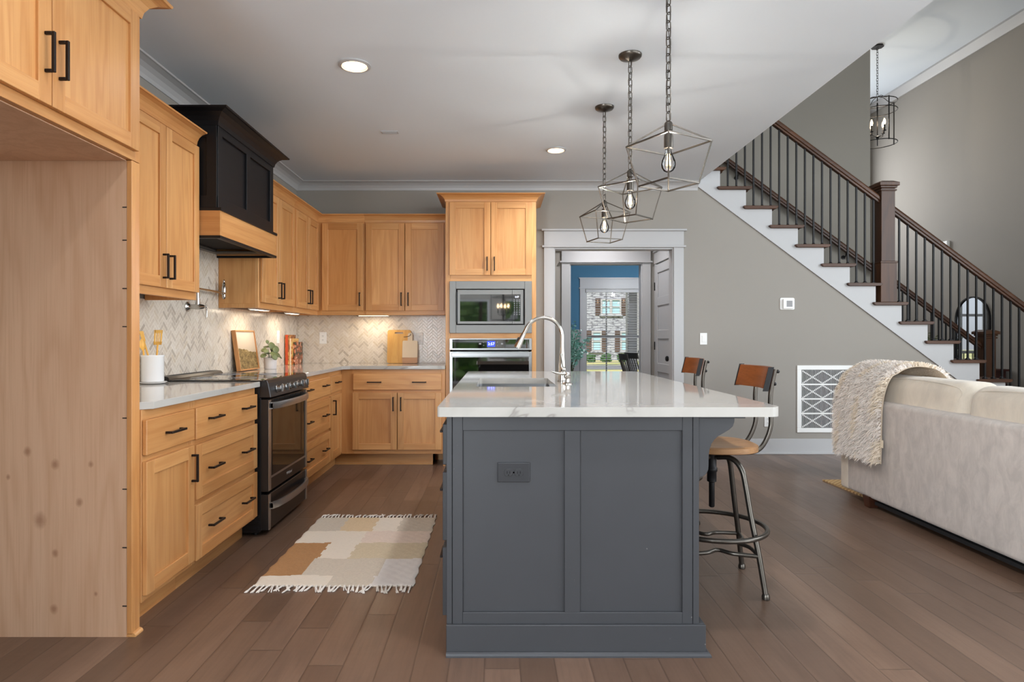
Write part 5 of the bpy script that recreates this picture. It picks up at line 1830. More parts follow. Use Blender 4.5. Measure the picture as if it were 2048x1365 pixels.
for k in range(len(rim)):
    k2 = (k+1) % len(rim)
    faces.append((rim[k], low[k], low[k2], rim[k2])); mi.append(0)
b.v = verts; b.f = [list(f) for f in faces]; b.m = mi; b.p = [0.5]*len(faces); b.sm = [True]*len(faces)
obj('woven_panel', b, RUGM, t, recalc=False)
def fringe(y, sgn):
    b = B()
    n = 34
    for k in range(n):
        x = RX0+(RX1-RX0)*(k+0.5)/n+rw.uniform(-0.004, 0.004)
        L_ = rw.uniform(0.05, 0.085)
        bend = rw.uniform(-0.022, 0.022)
        for s_ in range(3):
            sx_ = x+(s_-1)*0.0022
            b2 = bend+rw.uniform(-0.009, 0.009)
            pts = [(sx_, y-sgn*0.004, 0.005), (sx_+b2*0.2, y+sgn*L_*0.35, 0.0085), (sx_+b2*0.6, y+sgn*L_*0.7, 0.005), (sx_+b2, y+sgn*L_, 0.0035)]
            b.tube(smooth_path(pts, 3), [0.0022]*3+[0.0026]*4+[0.0032]*2+[0.002], 5)
        b.sphere((x, y+sgn*0.006, 0.0065), 0.0052, 6)
    return b
obj('fringe', fringe(ys[-1], -1), FRINGE, t)
obj('fringe', fringe(ys[0], 1), FRINGE, t)

# ------------------------------------------------------------------ bar stools (built around the origin, back towards +x)
t = thing('bar_stool', 'industrial bar stool with brown wood seat and back at the near end of the island', 'stool', (0, 0, 0), 'bar stools at the island')
def tubes(paths, r, n=10):
    b = B()
    for p in paths: b.tube(p, r, n)
    return b
# seat: rounded saddle
rows = []
def seat_out(a):
    c, s_ = math.cos(a), math.sin(a)
    k = (abs(c)**2.6+abs(s_)**2.6)**(-1/2.6)
    return 0.185*k*c*(1.02 if c > 0 else 0.98), 0.19*k*s_
NS = 48
prof_ = [(0.0, 0.672-0.006), (0.5, 0.672-0.005), (0.8, 0.674), (0.95, 0.675), (1.0, 0.671), (1.0, 0.648), (0.96, 0.644), (0.0, 0.644)]
for (q, z) in prof_:
    rows.append([(seat_out(2*PI*k/NS)[0]*q+0.012, seat_out(2*PI*k/NS)[1]*q, z) for k in range(NS)])
b = B(); b.grid(rows, 0, True, closed_u=True)
obj('seat', b, SEATW, t, smooth_angle=50, recalc=True)
b = B(); b.lathe([(0.055, 0.6435), (0.055, 0.634), (0.03, 0.628), (0.022, 0.60), (0.022, 0.555), (0.026, 0.55), (0.026, 0.535), (0.022, 0.53), (0.022, 0.485), (0.0135, 0.48), (0.0135, 0.365), (0.010, 0.36), (0.0001, 0.36)], (0, 0, 0), 20)
obj('swivel_post', b, BLACKM, t)
LA = [math.radians(a) for a in (-49, 41, 131, 221)]
FR = 0.272
def legpt(a, z):
    zs_ = [(0.605, 0.03), (0.612, 0.08), (0.60, 0.125), (0.56, 0.158), (0.50, 0.174), (0.35, 0.203), (0.2, 0.237), (0.10, 0.256), (0.012, FR)]
    return zs_
for a in LA:
    b = B()
    pts = [(r*math.cos(a), r*math.sin(a), z) for z, r in legpt(a, 0)]
    b.tube(smooth_path(pts, 4), 0.0125, 12)
    leg = obj('leg', b, PEWTER, t)
    b = B(); b.lathe([(0.012, 0.0004), (0.017, 0.002), (0.018, 0.012), (0.0155, 0.022), (0.0135, 0.026)], (FR*math.cos(a), FR*math.sin(a), 0), 14); obj('foot_cap', b, PEWTER, leg)
b = B(); b.tube([(0.248*math.cos(k*PI/28), 0.248*math.sin(k*PI/28), 0.272) for k in range(56)], 0.0115, 10, True)
obj('foot_ring', b, PEWTER, t)
b = B()
for k in range(4):
    a0, a1 = LA[k], LA[k]+PI/2
    am = (a0+a1)/2
    r0_, rm_ = 0.243, 0.105
    b.tube(smooth_path([(r0_*math.cos(a0), r0_*math.sin(a0), 0.185), (0.17*math.cos(a0+0.42), 0.17*math.sin(a0+0.42), 0.19), (rm_*1.12*math.cos(am), rm_*1.12*math.sin(am), 0.192), (0.17*math.cos(a1-0.42), 0.17*math.sin(a1-0.42), 0.19), (r0_*math.cos(a1), r0_*math.sin(a1), 0.185)], 5), 0.0095, 10)
obj('brace', b, PEWTER, t)
for sgn in (-1, 1):
    b = B()
    y = 0.095*sgn
    pts = [(0.06, y*0.9, 0.640), (0.14, y, 0.641), (0.188, y, 0.655), (0.222, y, 0.70), (0.244, y, 0.77), (0.241, y, 0.85), (0.243, y, 0.92), (0.2535, y, 0.985), (0.264, y, 1.03)]
    b.tube(smooth_path(pts, 5), 0.0105, 10)
    obj('back_support', b, PEWTER, t)
# back panel, curved in plan and reclined
rows = []
for (zz, th_) in ((0, 0), (1, 0), (1, 1), (0, 1)):
    row = []
    for k in range(17):
        y = -0.19+0.38*k/16
        bow_ = 0.052*(1-(y/0.19)**2)
        row.append((0.186+bow_+(0.026*zz)+(0.014 if th_ else 0.0)-0.012, y, 0.938+0.104*zz))
    rows.append(row)
rows.append(rows[0])
b = B(); b.grid(rows, 0, True)
b.add([r_[0] for r_ in rows[:4]], [(0, 1, 2, 3)]); b.add([r_[-1] for r_ in rows[:4]], [(3, 2, 1, 0)])
bkp = obj('backrest', b, STOOLW, t, smooth_angle=30, bevel=0.003)
for sgn in (-1, 1):
    b = B()
    y = 0.19*sgn
    x = 0.186-0.012
    v = [(x-0.003, y-0.0025, 0.935), (x+0.021, y-0.0025, 0.935), (x+0.021, y+0.0025, 0.935), (x-0.003, y+0.0025, 0.935),
         (x+0.023, y-0.0025, 1.045), (x+0.047, y-0.0025, 1.045), (x+0.047, y+0.0025, 1.045), (x+0.023, y+0.0025, 1.045)]
    b.hexa(v)
    obj('metal_end_cap', b, BLACKM, bkp)
    for z in (0.962, 1.02):
        b = B(); b.sphere((0.262+0.25*(z-0.962), 0.095*sgn, z), 0.009, 8); obj('bolt', b, BLACKM, bkp)
LOC[t.name] = Vector((0, 0, 0))
t.location = (1.035, 3.06, 0)
t.rotation_euler = (0, 0, math.radians(-2))
dup(t, (1.09, 4.20, 0), math.radians(-3), 'industrial bar stool at the far end of the island, only its brown backrest in view')

# ------------------------------------------------------------------ sofa
t = thing('sofa', 'greige velvet sofa seen from behind with loose back cushions', 'sofa', (3.05, 3.65, 0))
S0, S1 = 2.55, 4.74
b = B()
def rounded_box(b, x0, x1, y0, y1, z0, z1, r, m=0, n=4):
    """box with all edges rounded, as a closed grid"""
    import itertools
    nx = ny = 0
    rows = []
    ks = [(-PI/2+PI/2*i/n, 0) for i in range(n+1)]+[(PI/2*i/n, 1) for i in range(n+1)]
    for (a, top) in ks:
        rr_ = r*math.cos(a); zz = (z1-r if top else z0+r)+r*math.sin(a)
        ring_ = []
        for (cx_, cy_, a0) in ((x1-r, y1-r, 0), (x0+r, y1-r, PI/2), (x0+r, y0+r, PI), (x1-r, y0+r, 3*PI/2)):
            for k in range(n+1):
                t_ = a0+PI/2*k/n
                ring_.append((cx_+rr_*math.cos(t_), cy_+rr_*math.sin(t_), zz))
        rows.append(ring_)
    b.grid(rows, m, True, closed_u=True)
    nn = len(rows[0])
    b.add(rows[0], [tuple(range(nn))[::-1]], m, True); b.add(rows[-1], [tuple(range(nn))], m, True)
rounded_box(b, 2.60, 2.80, S0+0.05, S1-0.09, 0.068, 0.745, 0.03)
obj('back_frame', b, SOFA, t)
b = B()
rounded_box(b, 2.615, 3.50, S0+0.05, S1-0.05, 0.075, 0.30, 0.03)
obj('base', b, SOFA, t)
for (ya, yb) in ((S1-0.20, S1), (S0, S0+0.2)):
    b = B()
    rounded_box(b, 2.622, 3.52, ya, yb, 0.075, 0.60, 0.04)
    rounded_box(b, 2.598, 2.66, ya+0.08 if ya > 3 else ya+0.01, ya+0.19 if ya > 3 else ya+0.12, 0.07, 0.70, 0.02)
    obj('arm', b, SOFAC, t)
mid = 3.595
for (ya, yb) in ((mid, S1-0.16), (S0+0.16, mid-0.004)):
    b = B()
    rounded_box(b, 2.812, 3.50, ya, yb, 0.305, 0.47, 0.05)
    obj('seat_cushion', b, SOFAC, t)
    b = B()
    rounded_box(b, 2.665, 2.93, ya+(0.0 if ya == mid else -0.1), yb-(0.0), 0.60, 0.915 if ya == mid else 0.905, 0.085, n=6)
    b.v = [(x+0.10*(z-0.6)/0.3*0.3, y, z+0.018*math.cos((y-(ya+yb)/2)/(yb-ya)*PI)) for x, y, z in b.v]
    c = obj('back_cushion', b, SOFAC, t)
    b = B()
    z_ = 0.875 if ya == mid else 0.865
    pts = [(2.668+0.027, ya+0.06, 0.62), (2.666+0.03, ya+0.05, 0.80), (2.685+0.027, ya+0.085, z_+0.012), (2.69+0.027, (ya+yb)/2, z_+0.033), (2.685+0.027, yb-0.085, z_+0.012), (2.666+0.03, yb-0.05, 0.80)]
    b.tube(smooth_path(pts, 8), 0.003, 6)
    obj('piping', b, SOFAC, c)
for y in (S1-0.34, S0+0.22):
    for x in (2.636, 3.42):
        b = B()
        lz = 0.0004 if x < 3 else 0.0098
        b.hexa([(x-0.03, y-0.03, lz), (x+0.03, y-0.03, lz), (x+0.03, y+0.03, lz), (x-0.03, y+0.03, lz),
                (x-0.04, y-0.04, 0.0795), (x+0.04, y-0.04, 0.0795), (x+0.04, y+0.04, 0.0795), (x-0.04, y+0.04, 0.0795)])
        obj('leg', b, DARKLEG, t, bevel=0.002)
b = B(); b.box(2.625, 3.42, S0+0.1, S1-0.4, 0.032, 0.0535); obj('dust_cover', b, DUST, t)
t.location.x -= 0.04

# faux fur throw over the far corner of the sofa
t = thing('fur_throw', 'cream shaggy faux fur throw draped over the sofa corner', 'throw', (2.75, 4.45, 0.93))
path = [(2.555, 0.345), (2.56, 0.46), (2.565, 0.60), (2.575, 0.74), (2.605, 0.86), (2.66, 0.945), (2.74, 0.985), (2.84, 0.985), (2.93, 0.95), (2.99, 0.86), (3.02, 0.72)]
pp = smooth_path([(p[0], 0, p[1]) for p in path], 4)
YA, YBq = 4.18, 4.745
NYQ = 22
rf = random.Random(11)
rows, nrm_rows = [], []
for j in range(NYQ+1):
    v = j/NYQ
    row = []
    for i, p in enumerate(pp):
        q = i/(len(pp)-1)
        y = YA+(YBq-YA)*v+0.03*math.sin(q*5)*v-0.10*max(0, q-0.45)*(1-v)
        fold = 0.016*math.sin(v*15+q*2.2)*(1-abs(q-0.55))
        drop = 0.055*v*(1 if i < 9 else 0)*(1-i/9) if i < 9 else 0
        side = 0.0
        z = p.z+0.0
        x = p.x-abs(fold) if q < 0.5 else p.x+fold*0.3
        if v > 0.80:
            k = (v-0.80)/0.20
            z -= 0.10*k*k*(1 if q > 0.35 else 0.3)
            x += 0.05*k*k*(1 if q < 0.5 else -0.2)
        row.append(Vector((x-0.03, y, z)))
    rows.append(row)
b = B(); b.grid(rows, 0, True)
back = [[p+Vector((0.008, 0, -0.004)) for p in r_] for r_ in rows]
b.grid(back, 0, True)
b.grid([rows[0], back[0]], 0, True); b.grid([rows[-1], back[-1]], 0, True)
b.grid([[r_[0] for r_ in rows], [r_[0] for r_ in back]], 0, True); b.grid([[r_[-1] for r_ in rows], [r_[-1] for r_ in back]], 0, True)
obj('backing', b, FURB, t, recalc=False)
b = B()
verts, faces, mi = [], [], []
def blade(P, N, L_, w_, m_):
    g = Vector((0, 0, -1))
    N = (N+Vector((rf.uniform(-0.5, 0.5), rf.uniform(-0.5, 0.5), rf.uniform(-0.4, 0.3)))).normalized()
    T = N.cross(Vector((rf.uniform(-1, 1), rf.uniform(-1, 1), rf.uniform(-1, 1)))).normalized()
    a = P; c = P+N*L_*0.6+g*L_*0.1; d = P+N*L_*0.9+g*L_*0.38
    o_ = len(verts)
    verts.extend([a-T*w_, a+T*w_, c+T*w_*0.8, c-T*w_*0.8, d])
    faces.append([o_, o_+1, o_+2, o_+3]); faces.append([o_+3, o_+2, o_+4]); mi.extend([m_, m_])
nr, nc = len(rows), len(rows[0])
for n_i in range(24000):
    j = rf.uniform(0, nr-1.001); i = rf.uniform(0, nc-1.001)
    j0, i0 = int(j), int(i); fj, fi = j-j0, i-i0
    A, Bq, Cq, Dq = rows[j0][i0], rows[j0][i0+1], rows[j0+1][i0], rows[j0+1][i0+1]
    P = A*(1-fj)*(1-fi)+Bq*(1-fj)*fi+Cq*fj*(1-fi)+Dq*fj*fi
    N = (Bq-A).cross(Cq-A)
    if N.length < 1e-9: continue
    N.normalize()
    if N.x > 0 and i0 < nc*0.5: N = -N
    if N.z < 0 and i0 >= nc*0.5: N = -N
    band = math.sin(j/nr*17+0.8)+0.5*math.sin(i*0.5+j)
    blade(P, N, rf.uniform(0.03, 0.066), rf.uniform(0.0022, 0.0042), 1 if band > 0.9 else 0)
b.v = [tuple(v) for v in verts]; b.f = faces; b.m = mi; b.p = [rf.random() for _ in faces]; b.sm = [True]*len(faces)
o = obj('fur_pile', b, [FUR, FUR2], t, recalc=False)
o['kind'] = 'stuff'
b = B(); b.box(2.516, 2.5185, 4.135, 4.165, 0.455, 0.505); obj('care_label', b, BOOKPAGE, t)

# jute rug under the sofa
t = B()
t.prism([(2.672, 5.21), (2.80, 2.2), (5.2, 2.2), (5.2, 5.21)], 'Z', 0.0004, 0.0095)
o = obj('jute_rug', t, JUTE, label='woven jute rug under the sofa, one corner showing', cat='rug')

# dark leather pouf beyond the sofa
t = thing('ottoman', 'dark round leather ottoman peeking out behind the sofa', 'ottoman', (3.155, 5.35, 0))
b = B(); b.lathe([(0.15, 0.07), (0.16, 0.08), (0.17, 0.13), (0.18, 0.26), (0.235, 0.275), (0.256, 0.30), (0.256, 0.335), (0.235, 0.362), (0.15, 0.375), (0.0001, 0.378)], (3.155, 5.35, 0), 40); obj('cushion', b, LEATHER, t)
for k in range(4):
    a = PI/4+k*PI/2
    b = B(); b.cyl((3.155+0.11*math.cos(a), 5.35+0.11*math.sin(a), 0.0004), (3.155+0.11*math.cos(a), 5.35+0.11*math.sin(a), 0.0695), 0.018, 12); obj('leg', b, DARKLEG, t)

# ------------------------------------------------------------------ staircase
t = thing('staircase', 'open staircase with dark walnut treads, iron balusters and white stringer', 'staircase', (4.0, 7.0, 0))
RISE, RUN = 0.194, 0.2615
def zn(n): return 0.758+RISE*(n-4)
def xr(n): return 5.12-RUN*(n-4)
NT_ = 15
TH = 0.032
# stringer
poly = [(XC+0.001, under(XC)), (5.60, under(5.60)), (xr(1), 0.001)]
poly = [(XC+0.001, under(XC)+0.0), (5.60, 0.036), (5.64, 0.0005), (xr(1), 0.0005)]
for n in range(1, NT_+1):
    x = xr(n)
    poly.append((max(x, XC+0.001), zn(n)-TH-0.001))
    nx_ = xr(n+1)
    poly.append((max(nx_, XC+0.001), zn(n)-TH-0.001))
pl = []
for p in poly:
    if not pl or (abs(p[0]-pl[-1][0])+abs(p[1]-pl[-1][1])) > 1e-6: pl.append(p)
b = B(); b.prism(pl, 'Y', YB-0.014, YB-0.0003)
obj('stringer', b, TRIM, t)
YFAR = 7.62
for n in range(1, NT_+1):
    z0 = zn(n-1) if n > 1 else 0.0005
    x = max(xr(n), XC+0.02)
    if xr(n) > XC:
        b = B(); b.box(x-0.018, x-0.0005, YB+0.002, YS-0.002, z0+0.0005, zn(n)-TH-0.0005)
        obj('riser', b, TRIM, t)
for n in range(1, NT_+1):
    xa, xb = max(xr(n+1)-0.035, XC+0.002), xr(n)+0.055
    b = B()
    z = zn(n)
    # nosed section with rounded long edges
    q = [(xa+0.02, z-TH), (xa+0.004, z-TH+0.014), (xa, z-0.009), (xa+0.006, z), (xb-0.006, z), (xb, z-0.009), (xb-0.004, z-TH+0.014), (xb-0.02, z-TH)]
    b.prism(q, 'Y', YB-0.045, YB+0.06)
    b.box(xr(n+1)-0.0, xb-0.004, YB+0.06, YS-0.002, z-TH, z)
    obj('tread', b, STAIRW[0], t, bevel=0.003)
# newel posts
def newel(x, y, z, top, w_=0.14):
    b = B()
    h = w_/2
    b.box(x-h-0.012, x+h+0.012, y-h-0.012, y+h+0.012, z+0.0005, z+0.40)
    b.box(x-h-0.018, x+h+0.018, y-h-0.018, y+h+0.018, z+0.395, z+0.415)
    b.box(x-h, x+h, y-h, y+h, z+0.415, top-0.075)
    b.box(x-h-0.012, x+h+0.012, y-h-0.012, y+h+0.012, top-0.105, top-0.088)
    b.box(x-h-0.014, x+h+0.014, y-h-0.014, y+h+0.014, top-0.075, top-0.055)
    b.box(x-h-0.03, x+h+0.03, y-h-0.03, y+h+0.03, top-0.055, top-0.02)
    v = [(x-h-0.026, y-h-0.026, top-0.02), (x+h+0.026, y-h-0.026, top-0.02), (x+h+0.026, y+h+0.026, top-0.02), (x-h-0.026, y+h+0.026, top-0.02),
         (x-h+0.01, y-h+0.01, top), (x+h-0.01, y-h+0.01, top), (x+h-0.01, y+h-0.01, top), (x-h+0.01, y+h-0.01, top)]
    b.hexa(v)
    return obj('newel_post', b, STAIRW[2], t, bevel=0.003)
YBAL = YB+0.045
NXp = 3.945
newel(NXp, YBAL+0.02, zn(8), 2.765)
def nose(x): return 0.758+(5.12-x)*RISE/RUN
def rail(x0, x1, y, off, name='handrail'):
    sec = [(-0.032, -0.012), (-0.034, 0.004), (-0.03, 0.02), (-0.018, 0.031), (0.0, 0.034), (0.018, 0.031), (0.03, 0.02), (0.034, 0.004), (0.032, -0.012), (0.022, -0.017), (0.022, -0.034), (-0.022, -0.034), (-0.022, -0.017)]
    b = B()
    k = math.hypot(1, RISE/RUN)
    rows_ = []
    for x in (x0, x1):
        zc_ = nose(x)+off
        rows_.append([(x, y+a, zc_+c*k) for a, c in sec])
    b.grid(rows_, 0, True, closed_u=True)
    n_ = len(sec)
    b.add(rows_[0], [tuple(range(n_))]); b.add(rows_[1], [tuple(range(n_))[::-1]])
    return obj(name, b, STAIRW[0], t, smooth_angle=50)
RO = 0.905
rail(XC+0.002, NXp-0.071, YBAL, RO)
rail(NXp+0.071, 6.1, YBAL, RO)
newel(6.02, YBAL+0.02, 0.0, 1.20)
def baluster(x, y, z0, z1):
    b = B()
    b.box(x-0.0075, x+0.0075, y-0.0075, y+0.0075, z0+0.0005, z1)
    o = obj('baluster', b, IRON, t)
    b = B(); b.prism([(x-0.017, y-0.017), (x+0.017, y-0.017), (x+0.017, y+0.017), (x-0.017, y+0.017)], 'Z', z0+0.0006, z0+0.011); b.lathe([(0.0155, z0+0.011), (0.013, z0+0.02), (0.0095, z0+0.024)], (x, y, 0), 8)
    obj('shoe', b, IRON, o)
for n in range(1, NT_+1):
    for k in range(3):
        x = xr(n)+0.012-k*RUN/3
        if x < XC+0.02 or abs(x-NXp) < 0.088: continue
        if x > 5.93: continue
        baluster(x, YBAL, zn(n), nose(x)+RO-0.038)
# far side: rail on the wall, then open balusters down to the far newel
rail(XC+0.1, 4.55, YS-0.075, 0.80, 'wall_handrail')
for x in (2.9, 4.2):
    b = B(); b.tube(smooth_path([(x, YS-0.0005, nose(x)+0.80-0.09), (x, YS-0.05, nose(x)+0.80-0.085), (x, YS-0.075, nose(x)+0.80-0.035)], 5), 0.007, 8); b.lathe([(0.025, -0.0005), (0.025, -0.008), (0.0001, -0.010)], (x, YS, nose(x)+0.71), 14, 'Y'); obj('rail_bracket', b, IRON, t)
rail(4.60, 5.80, YFAR, 0.83)
newel(5.872, YFAR, zn(1), 1.27)
for n in range(1, 6):
    for k in range(3):
        x = xr(n)+0.012-k*RUN/3
        if x < 4.62 or x > 5.79: continue
        baluster(x, YFAR, zn(n), nose(x)+0.83-0.038)

# ------------------------------------------------------------------ foyer: console table, mirror, plant
t = thing('console_table', 'dark mahogany console table on the right foyer wall beyond the stair', 'table', (6.8, 9.4, 0))
b = B(); b.box(6.58, 6.985, 8.62, 10.1, 0.715, 0.745); obj('table_top', b, CONSOLE, t, bevel=0.004)
b = B(); b.box(6.64, 6.965, 8.68, 10.04, 0.55, 0.7148); obj('apron', b, CONSOLE, t)
for x in (6.65, 6.955):
    for y in (8.70, 10.02):
        b = B(); b.box(x-0.025, x+0.025, y-0.025, y+0.025, 0.0005, 0.5498); obj('leg', b, CONSOLE, t, bevel=0.003)
t = thing('wall_mirror', 'arched black-framed mirror on the foyer wall seen through the balusters', 'mirror', (6.99, 9.3, 1.3))
def arch(y0, y1, z0, z1, n=20):
    r_ = (y1-y0)/2
    pts = [(y0, z0), (y1, z0)]
    for k in range(n+1):
        a = PI*k/n
        pts.append(((y0+y1)/2+r_*math.cos(a), z1-r_+r_*math.sin(a)))
    return pts
b = plate_with_hole(arch(8.98, 9.66, 0.76, 1.78), arch(9.0, 9.64, 0.78, 1.76), 0, 0.03)
b.v = [(6.9985-d, y, z) for y, z, d in b.v]
obj('frame', b, IRON, t)
b = B(); b.prism(arch(9.0, 9.64, 0.78, 1.76), 'X', 6.985, 6.995); obj('glass', b, MIRROR, t)
t = thing('door_chime', 'small white chime box high on the right foyer wall above the handrail', 'chime', (6.98, 9.88, 2.61))
b = B(); b.box(6.955, 6.9995, 9.80, 9.96, 2.545, 2.675); obj('cover', b, WHITEP, t, bevel=0.006, seg=2)
t = thing('potted_plant', 'small green plant in a dark vase on the console beside the arched mirror', 'plant', (6.78, 9.95, 0.745))
b = B(); b.lathe([(0.04, 0.0005), (0.06, 0.05), (0.055, 0.12), (0.03, 0.16), (0.034, 0.18), (0.0001, 0.178)], (6.78, 9.95, 0.745), 20); obj('vase', b, IRON, t)
b = B()
rp = random.Random(4)
for k in range(26):
    a = rp.uniform(0, 2*PI); e = Vector((6.78+0.14*math.cos(a)*rp.random(), 9.95+0.14*math.sin(a)*rp.random(), 0.745+rp.uniform(0.28, 0.52)))
    s0 = Vector((6.78, 9.95, 0.92))
    b.tube([s0, s0.lerp(e, 0.6), e], 0.002, 4)
    for q in range(5):
        c = s0.lerp(e, 0.45+0.14*q)+Vector((rp.uniform(-0.02, 0.02), rp.uniform(-0.02, 0.02), 0))
        b.sphere(c, 0.016, 6, 0, (1, 1, 0.5))
obj('foliage', b, LEAF, t)

# ------------------------------------------------------------------ dining room beyond the opening
t = thing('floor_vase', 'tall vase of teal eucalyptus branches seen through the cased opening', 'vase', (1.02, 8.75, 0))
b = B(); b.lathe([(0.08, 0.0005), (0.10, 0.05), (0.11, 0.25), (0.07, 0.5), (0.045, 0.58), (0.05, 0.60), (0.0001, 0.59)], (1.02, 8.75, 0), 24); obj('vase', b, CERAMIC, t)
rp = random.Random(9)
ends = [(1.03, 8.75, 1.36), (1.0, 8.72, 1.30), (1.24, 8.75, 1.16), (1.12, 8.78, 1.24), (1.20, 8.7, 0.98), (0.95, 8.8, 1.25), (1.06, 8.7, 1.12), (0.9, 8.7, 1.2), (1.14, 8.72, 1.10), (1.02, 8.8, 1.02)]
for e in ends:
    s0 = Vector((1.02+rp.uniform(-0.02, 0.02), 8.75, 0.58)); E = Vector(e)
    mid_ = s0.lerp(E, 0.5)+Vector((-0.02, 0, 0.08))
    sp = smooth_path([s0, mid_, E], 8)
    b = B(); b.tube(sp, 0.004, 5); br = obj('branch', b, STEM, t)
    b = B()
    for p in sp[6:]:
        for q in range(5):
            c = p+Vector((rp.uniform(-0.05, 0.05), rp.uniform(-0.05, 0.05), rp.uniform(-0.04, 0.04)))
            n_ = Vector((rp.uniform(-1, 1), rp.uniform(-1.5, -0.2), rp.uniform(-0.5, 1))).normalized()
            u = n_.cross(Vector((0, 0.1, 1))).normalized(); v_ = n_.cross(u)
            r_ = rp.uniform(0.012, 0.022)
            b.add([c+(u*math.cos(a)*1.0+v_*math.sin(a)*0.7)*r_ for a in [k*PI/4 for k in range(8)]], [tuple(range(8))])
    obj('leaves', b, EUCA, br, recalc=False)
# spindle chairs and white table
t = thing('dining_chair', 'charcoal spindle-back dining chair, nearer of the two before the dining window', 'chair', (0, 0, 0), 'spindle chairs in the dining room')
b = B(); rounded_box(b, -0.21, 0.21, -0.21, 0.21, 0.43, 0.465, 0.015); obj('seat', b, CHAIRP, t)
for (x, y) in ((-0.17, -0.17), (0.17, -0.17), (-0.17, 0.17), (0.17, 0.17)):
    b = B(); b.tube([(x, y, 0.432), (x*1.2, y*1.2, 0.0005)], [0.018, 0.013], 8); obj('leg', b, CHAIRP, t)
b = B(); v = []
for k in range(9):
    y = -0.2+0.05*k; bo = 0.04*(1-(y/0.2)**2)
    v.append([(-0.29-bo, y, 0.85), (-0.305-bo, y, 0.94), (-0.285-bo, y, 0.94), (-0.27-bo, y, 0.85)])
b.grid([r_+[r_[0]] for r_ in v], 0, False); b.add(v[0], [(0, 1, 2, 3)]); b.add(v[-1], [(3, 2, 1, 0)])
obj('top_rail', b, CHAIRP, t)
for k in range(7):
    y = -0.165+0.055*k; bo = 0.04*(1-(y/0.2)**2)
    b = B(); b.cyl((-0.185, y*0.95, 0.463), (-0.285-bo, y, 0.86), 0.008, 8); obj('spindle', b, CHAIRP, t)
t.location = (2.13, 9.3, 0); t.rotation_euler = (0, 0, math.radians(6))
dup(t, (2.36, 9.95, 0), math.radians(17), 'charcoal spindle-back dining chair, farther of the two before the dining window')
t = thing('dining_table', 'white dining table at the right edge of the far opening', 'table', (3.05, 9.9, 0))
b = B(); b.prism([(3.1+0.72*math.cos(k*PI/24), 9.75+0.72*math.sin(k*PI/24)) for k in range(48)], 'Z', 0.725, 0.76); obj('table_top', b, TABLEP, t, bevel=0.005)
b = B(); b.lathe([(0.30, 0.0005), (0.30, 0.04), (0.07, 0.09), (0.06, 0.5), (0.12, 0.7245)], (3.1, 9.75, 0), 24); obj('pedestal', b, TABLEP, t)
# candle chandelier over the table
t = thing('candle_chandelier', 'candle chandelier in the dining room, one bright bulb at the edge of the opening', 'chandelier', (2.62, 9.8, H))
b = B(); b.lathe([(0.07, -0.0005), (0.06, -0.02), (0.008, -0.03), (0.006, -0.62), (0.03, -0.66), (0.035, -0.74), (0.0001, -0.78)], (2.62, 9.8, H), 16); obj('stem', b, IRON, t)
for k in range(6):
    a = PI+k*PI/3; c, s_ = math.cos(a), math.sin(a)
    b = B(); b.tube(smooth_path([(2.62+0.02*c, 9.8+0.02*s_, H-0.72), (2.62+0.2*c, 9.8+0.2*s_, H-0.90), (2.62+0.33*c, 9.8+0.33*s_, H-0.88), (2.62+0.35*c, 9.8+0.35*s_, H-0.85)], 5), 0.006, 6)
    b.cyl((2.62+0.35*c, 9.8+0.35*s_, H-0.855), (2.62+0.35*c, 9.8+0.35*s_, H-0.80), 0.011, 10); arm = obj('arm', b, IRON, t)
    b = B(); b.lathe([(0.010, -0.7995), (0.0165, -0.775), (0.015, -0.755), (0.004, -0.715), (0.0001, -0.713)], (2.62+0.35*c, 9.8+0.35*s_, H), 12); obj('bulb', b, CANDLEB, arm)
add_light('POINT', 'chandelier_glow', (2.62, 9.8, H-0.60), 100, (0.95, 0.97, 1), radius=0.04)
# blinds
for (xa, xb, lab) in ((DW[0]+0.055, 2.85, 'white slatted blind in the dining window, left sash'), (2.95, DW[1]-0.055, 'white slatted blind in the dining window, right sash hidden by the casing')):
    t = thing('window_blind', lab, 'blind', ((xa+xb)/2, YF+0.02, 2.08), 'white blinds in the dining window')
    b = B(); b.box(xa-0.03, xb+0.03, YF-0.008, YF+0.045, 2.03, 2.085); obj('head_rail', b, TRIM, t)
    b = B()
    z = 0.52
    while z < 2.02:
        b.hexa([(xa, YF+0.002, z), (xb, YF+0.002, z), (xb, YF+0.046, z+0.007), (xa, YF+0.046, z+0.007), (xa, YF+0.002, z+0.0022), (xb, YF+0.002, z+0.0022), (xb, YF+0.046, z+0.0092), (xa, YF+0.046, z+0.0092)]); z += 0.046
    obj('slats', b, TRIM, t)
    b = B()
    for x in (xa+0.12, xb-0.12): b.box(x-0.001, x+0.001, YF+0.022, YF+0.024, 0.5, 2.03)
    obj('ladder_cord', b, TRIM, t)

# ------------------------------------------------------------------ outside
b = B(); b.box(-60, 70, YF+0.16, 90, -0.75, -0.65); struct('lawn', b, LAWN)
b = B(); b.box(-60, 70, 36.5, 41.0, -0.6495, -0.63); struct('road', b, ROADM)
b = B(); b.box(-1.0, 7.2, YF+0.155, 14.6, -0.648, -0.05); struct('porch_floor', b, mat('porch_concrete', (206, 204, 200), 0.8))
b = B(); b.box(-60, 70, -60, YR-0.16, -0.65, -0.55); struct('ground_rear', b, LAWN)
t = thing('porch_column', 'square pale porch column outside the dining window', 'column', (2.98, 14.1, -0.05))
b = B(); b.box(2.875, 3.085, 14.0, 14.21, 0.2, 4.2); b.box(2.84, 3.12, 13.965, 14.245, -0.0495, 0.2); obj('shaft', b, mat('column_paint', (196, 198, 204), 0.6), t)
t = thing('porch_railing', 'dark metal porch railing outside at the right of the window', 'railing', (3.9, 14.1, -0.05))
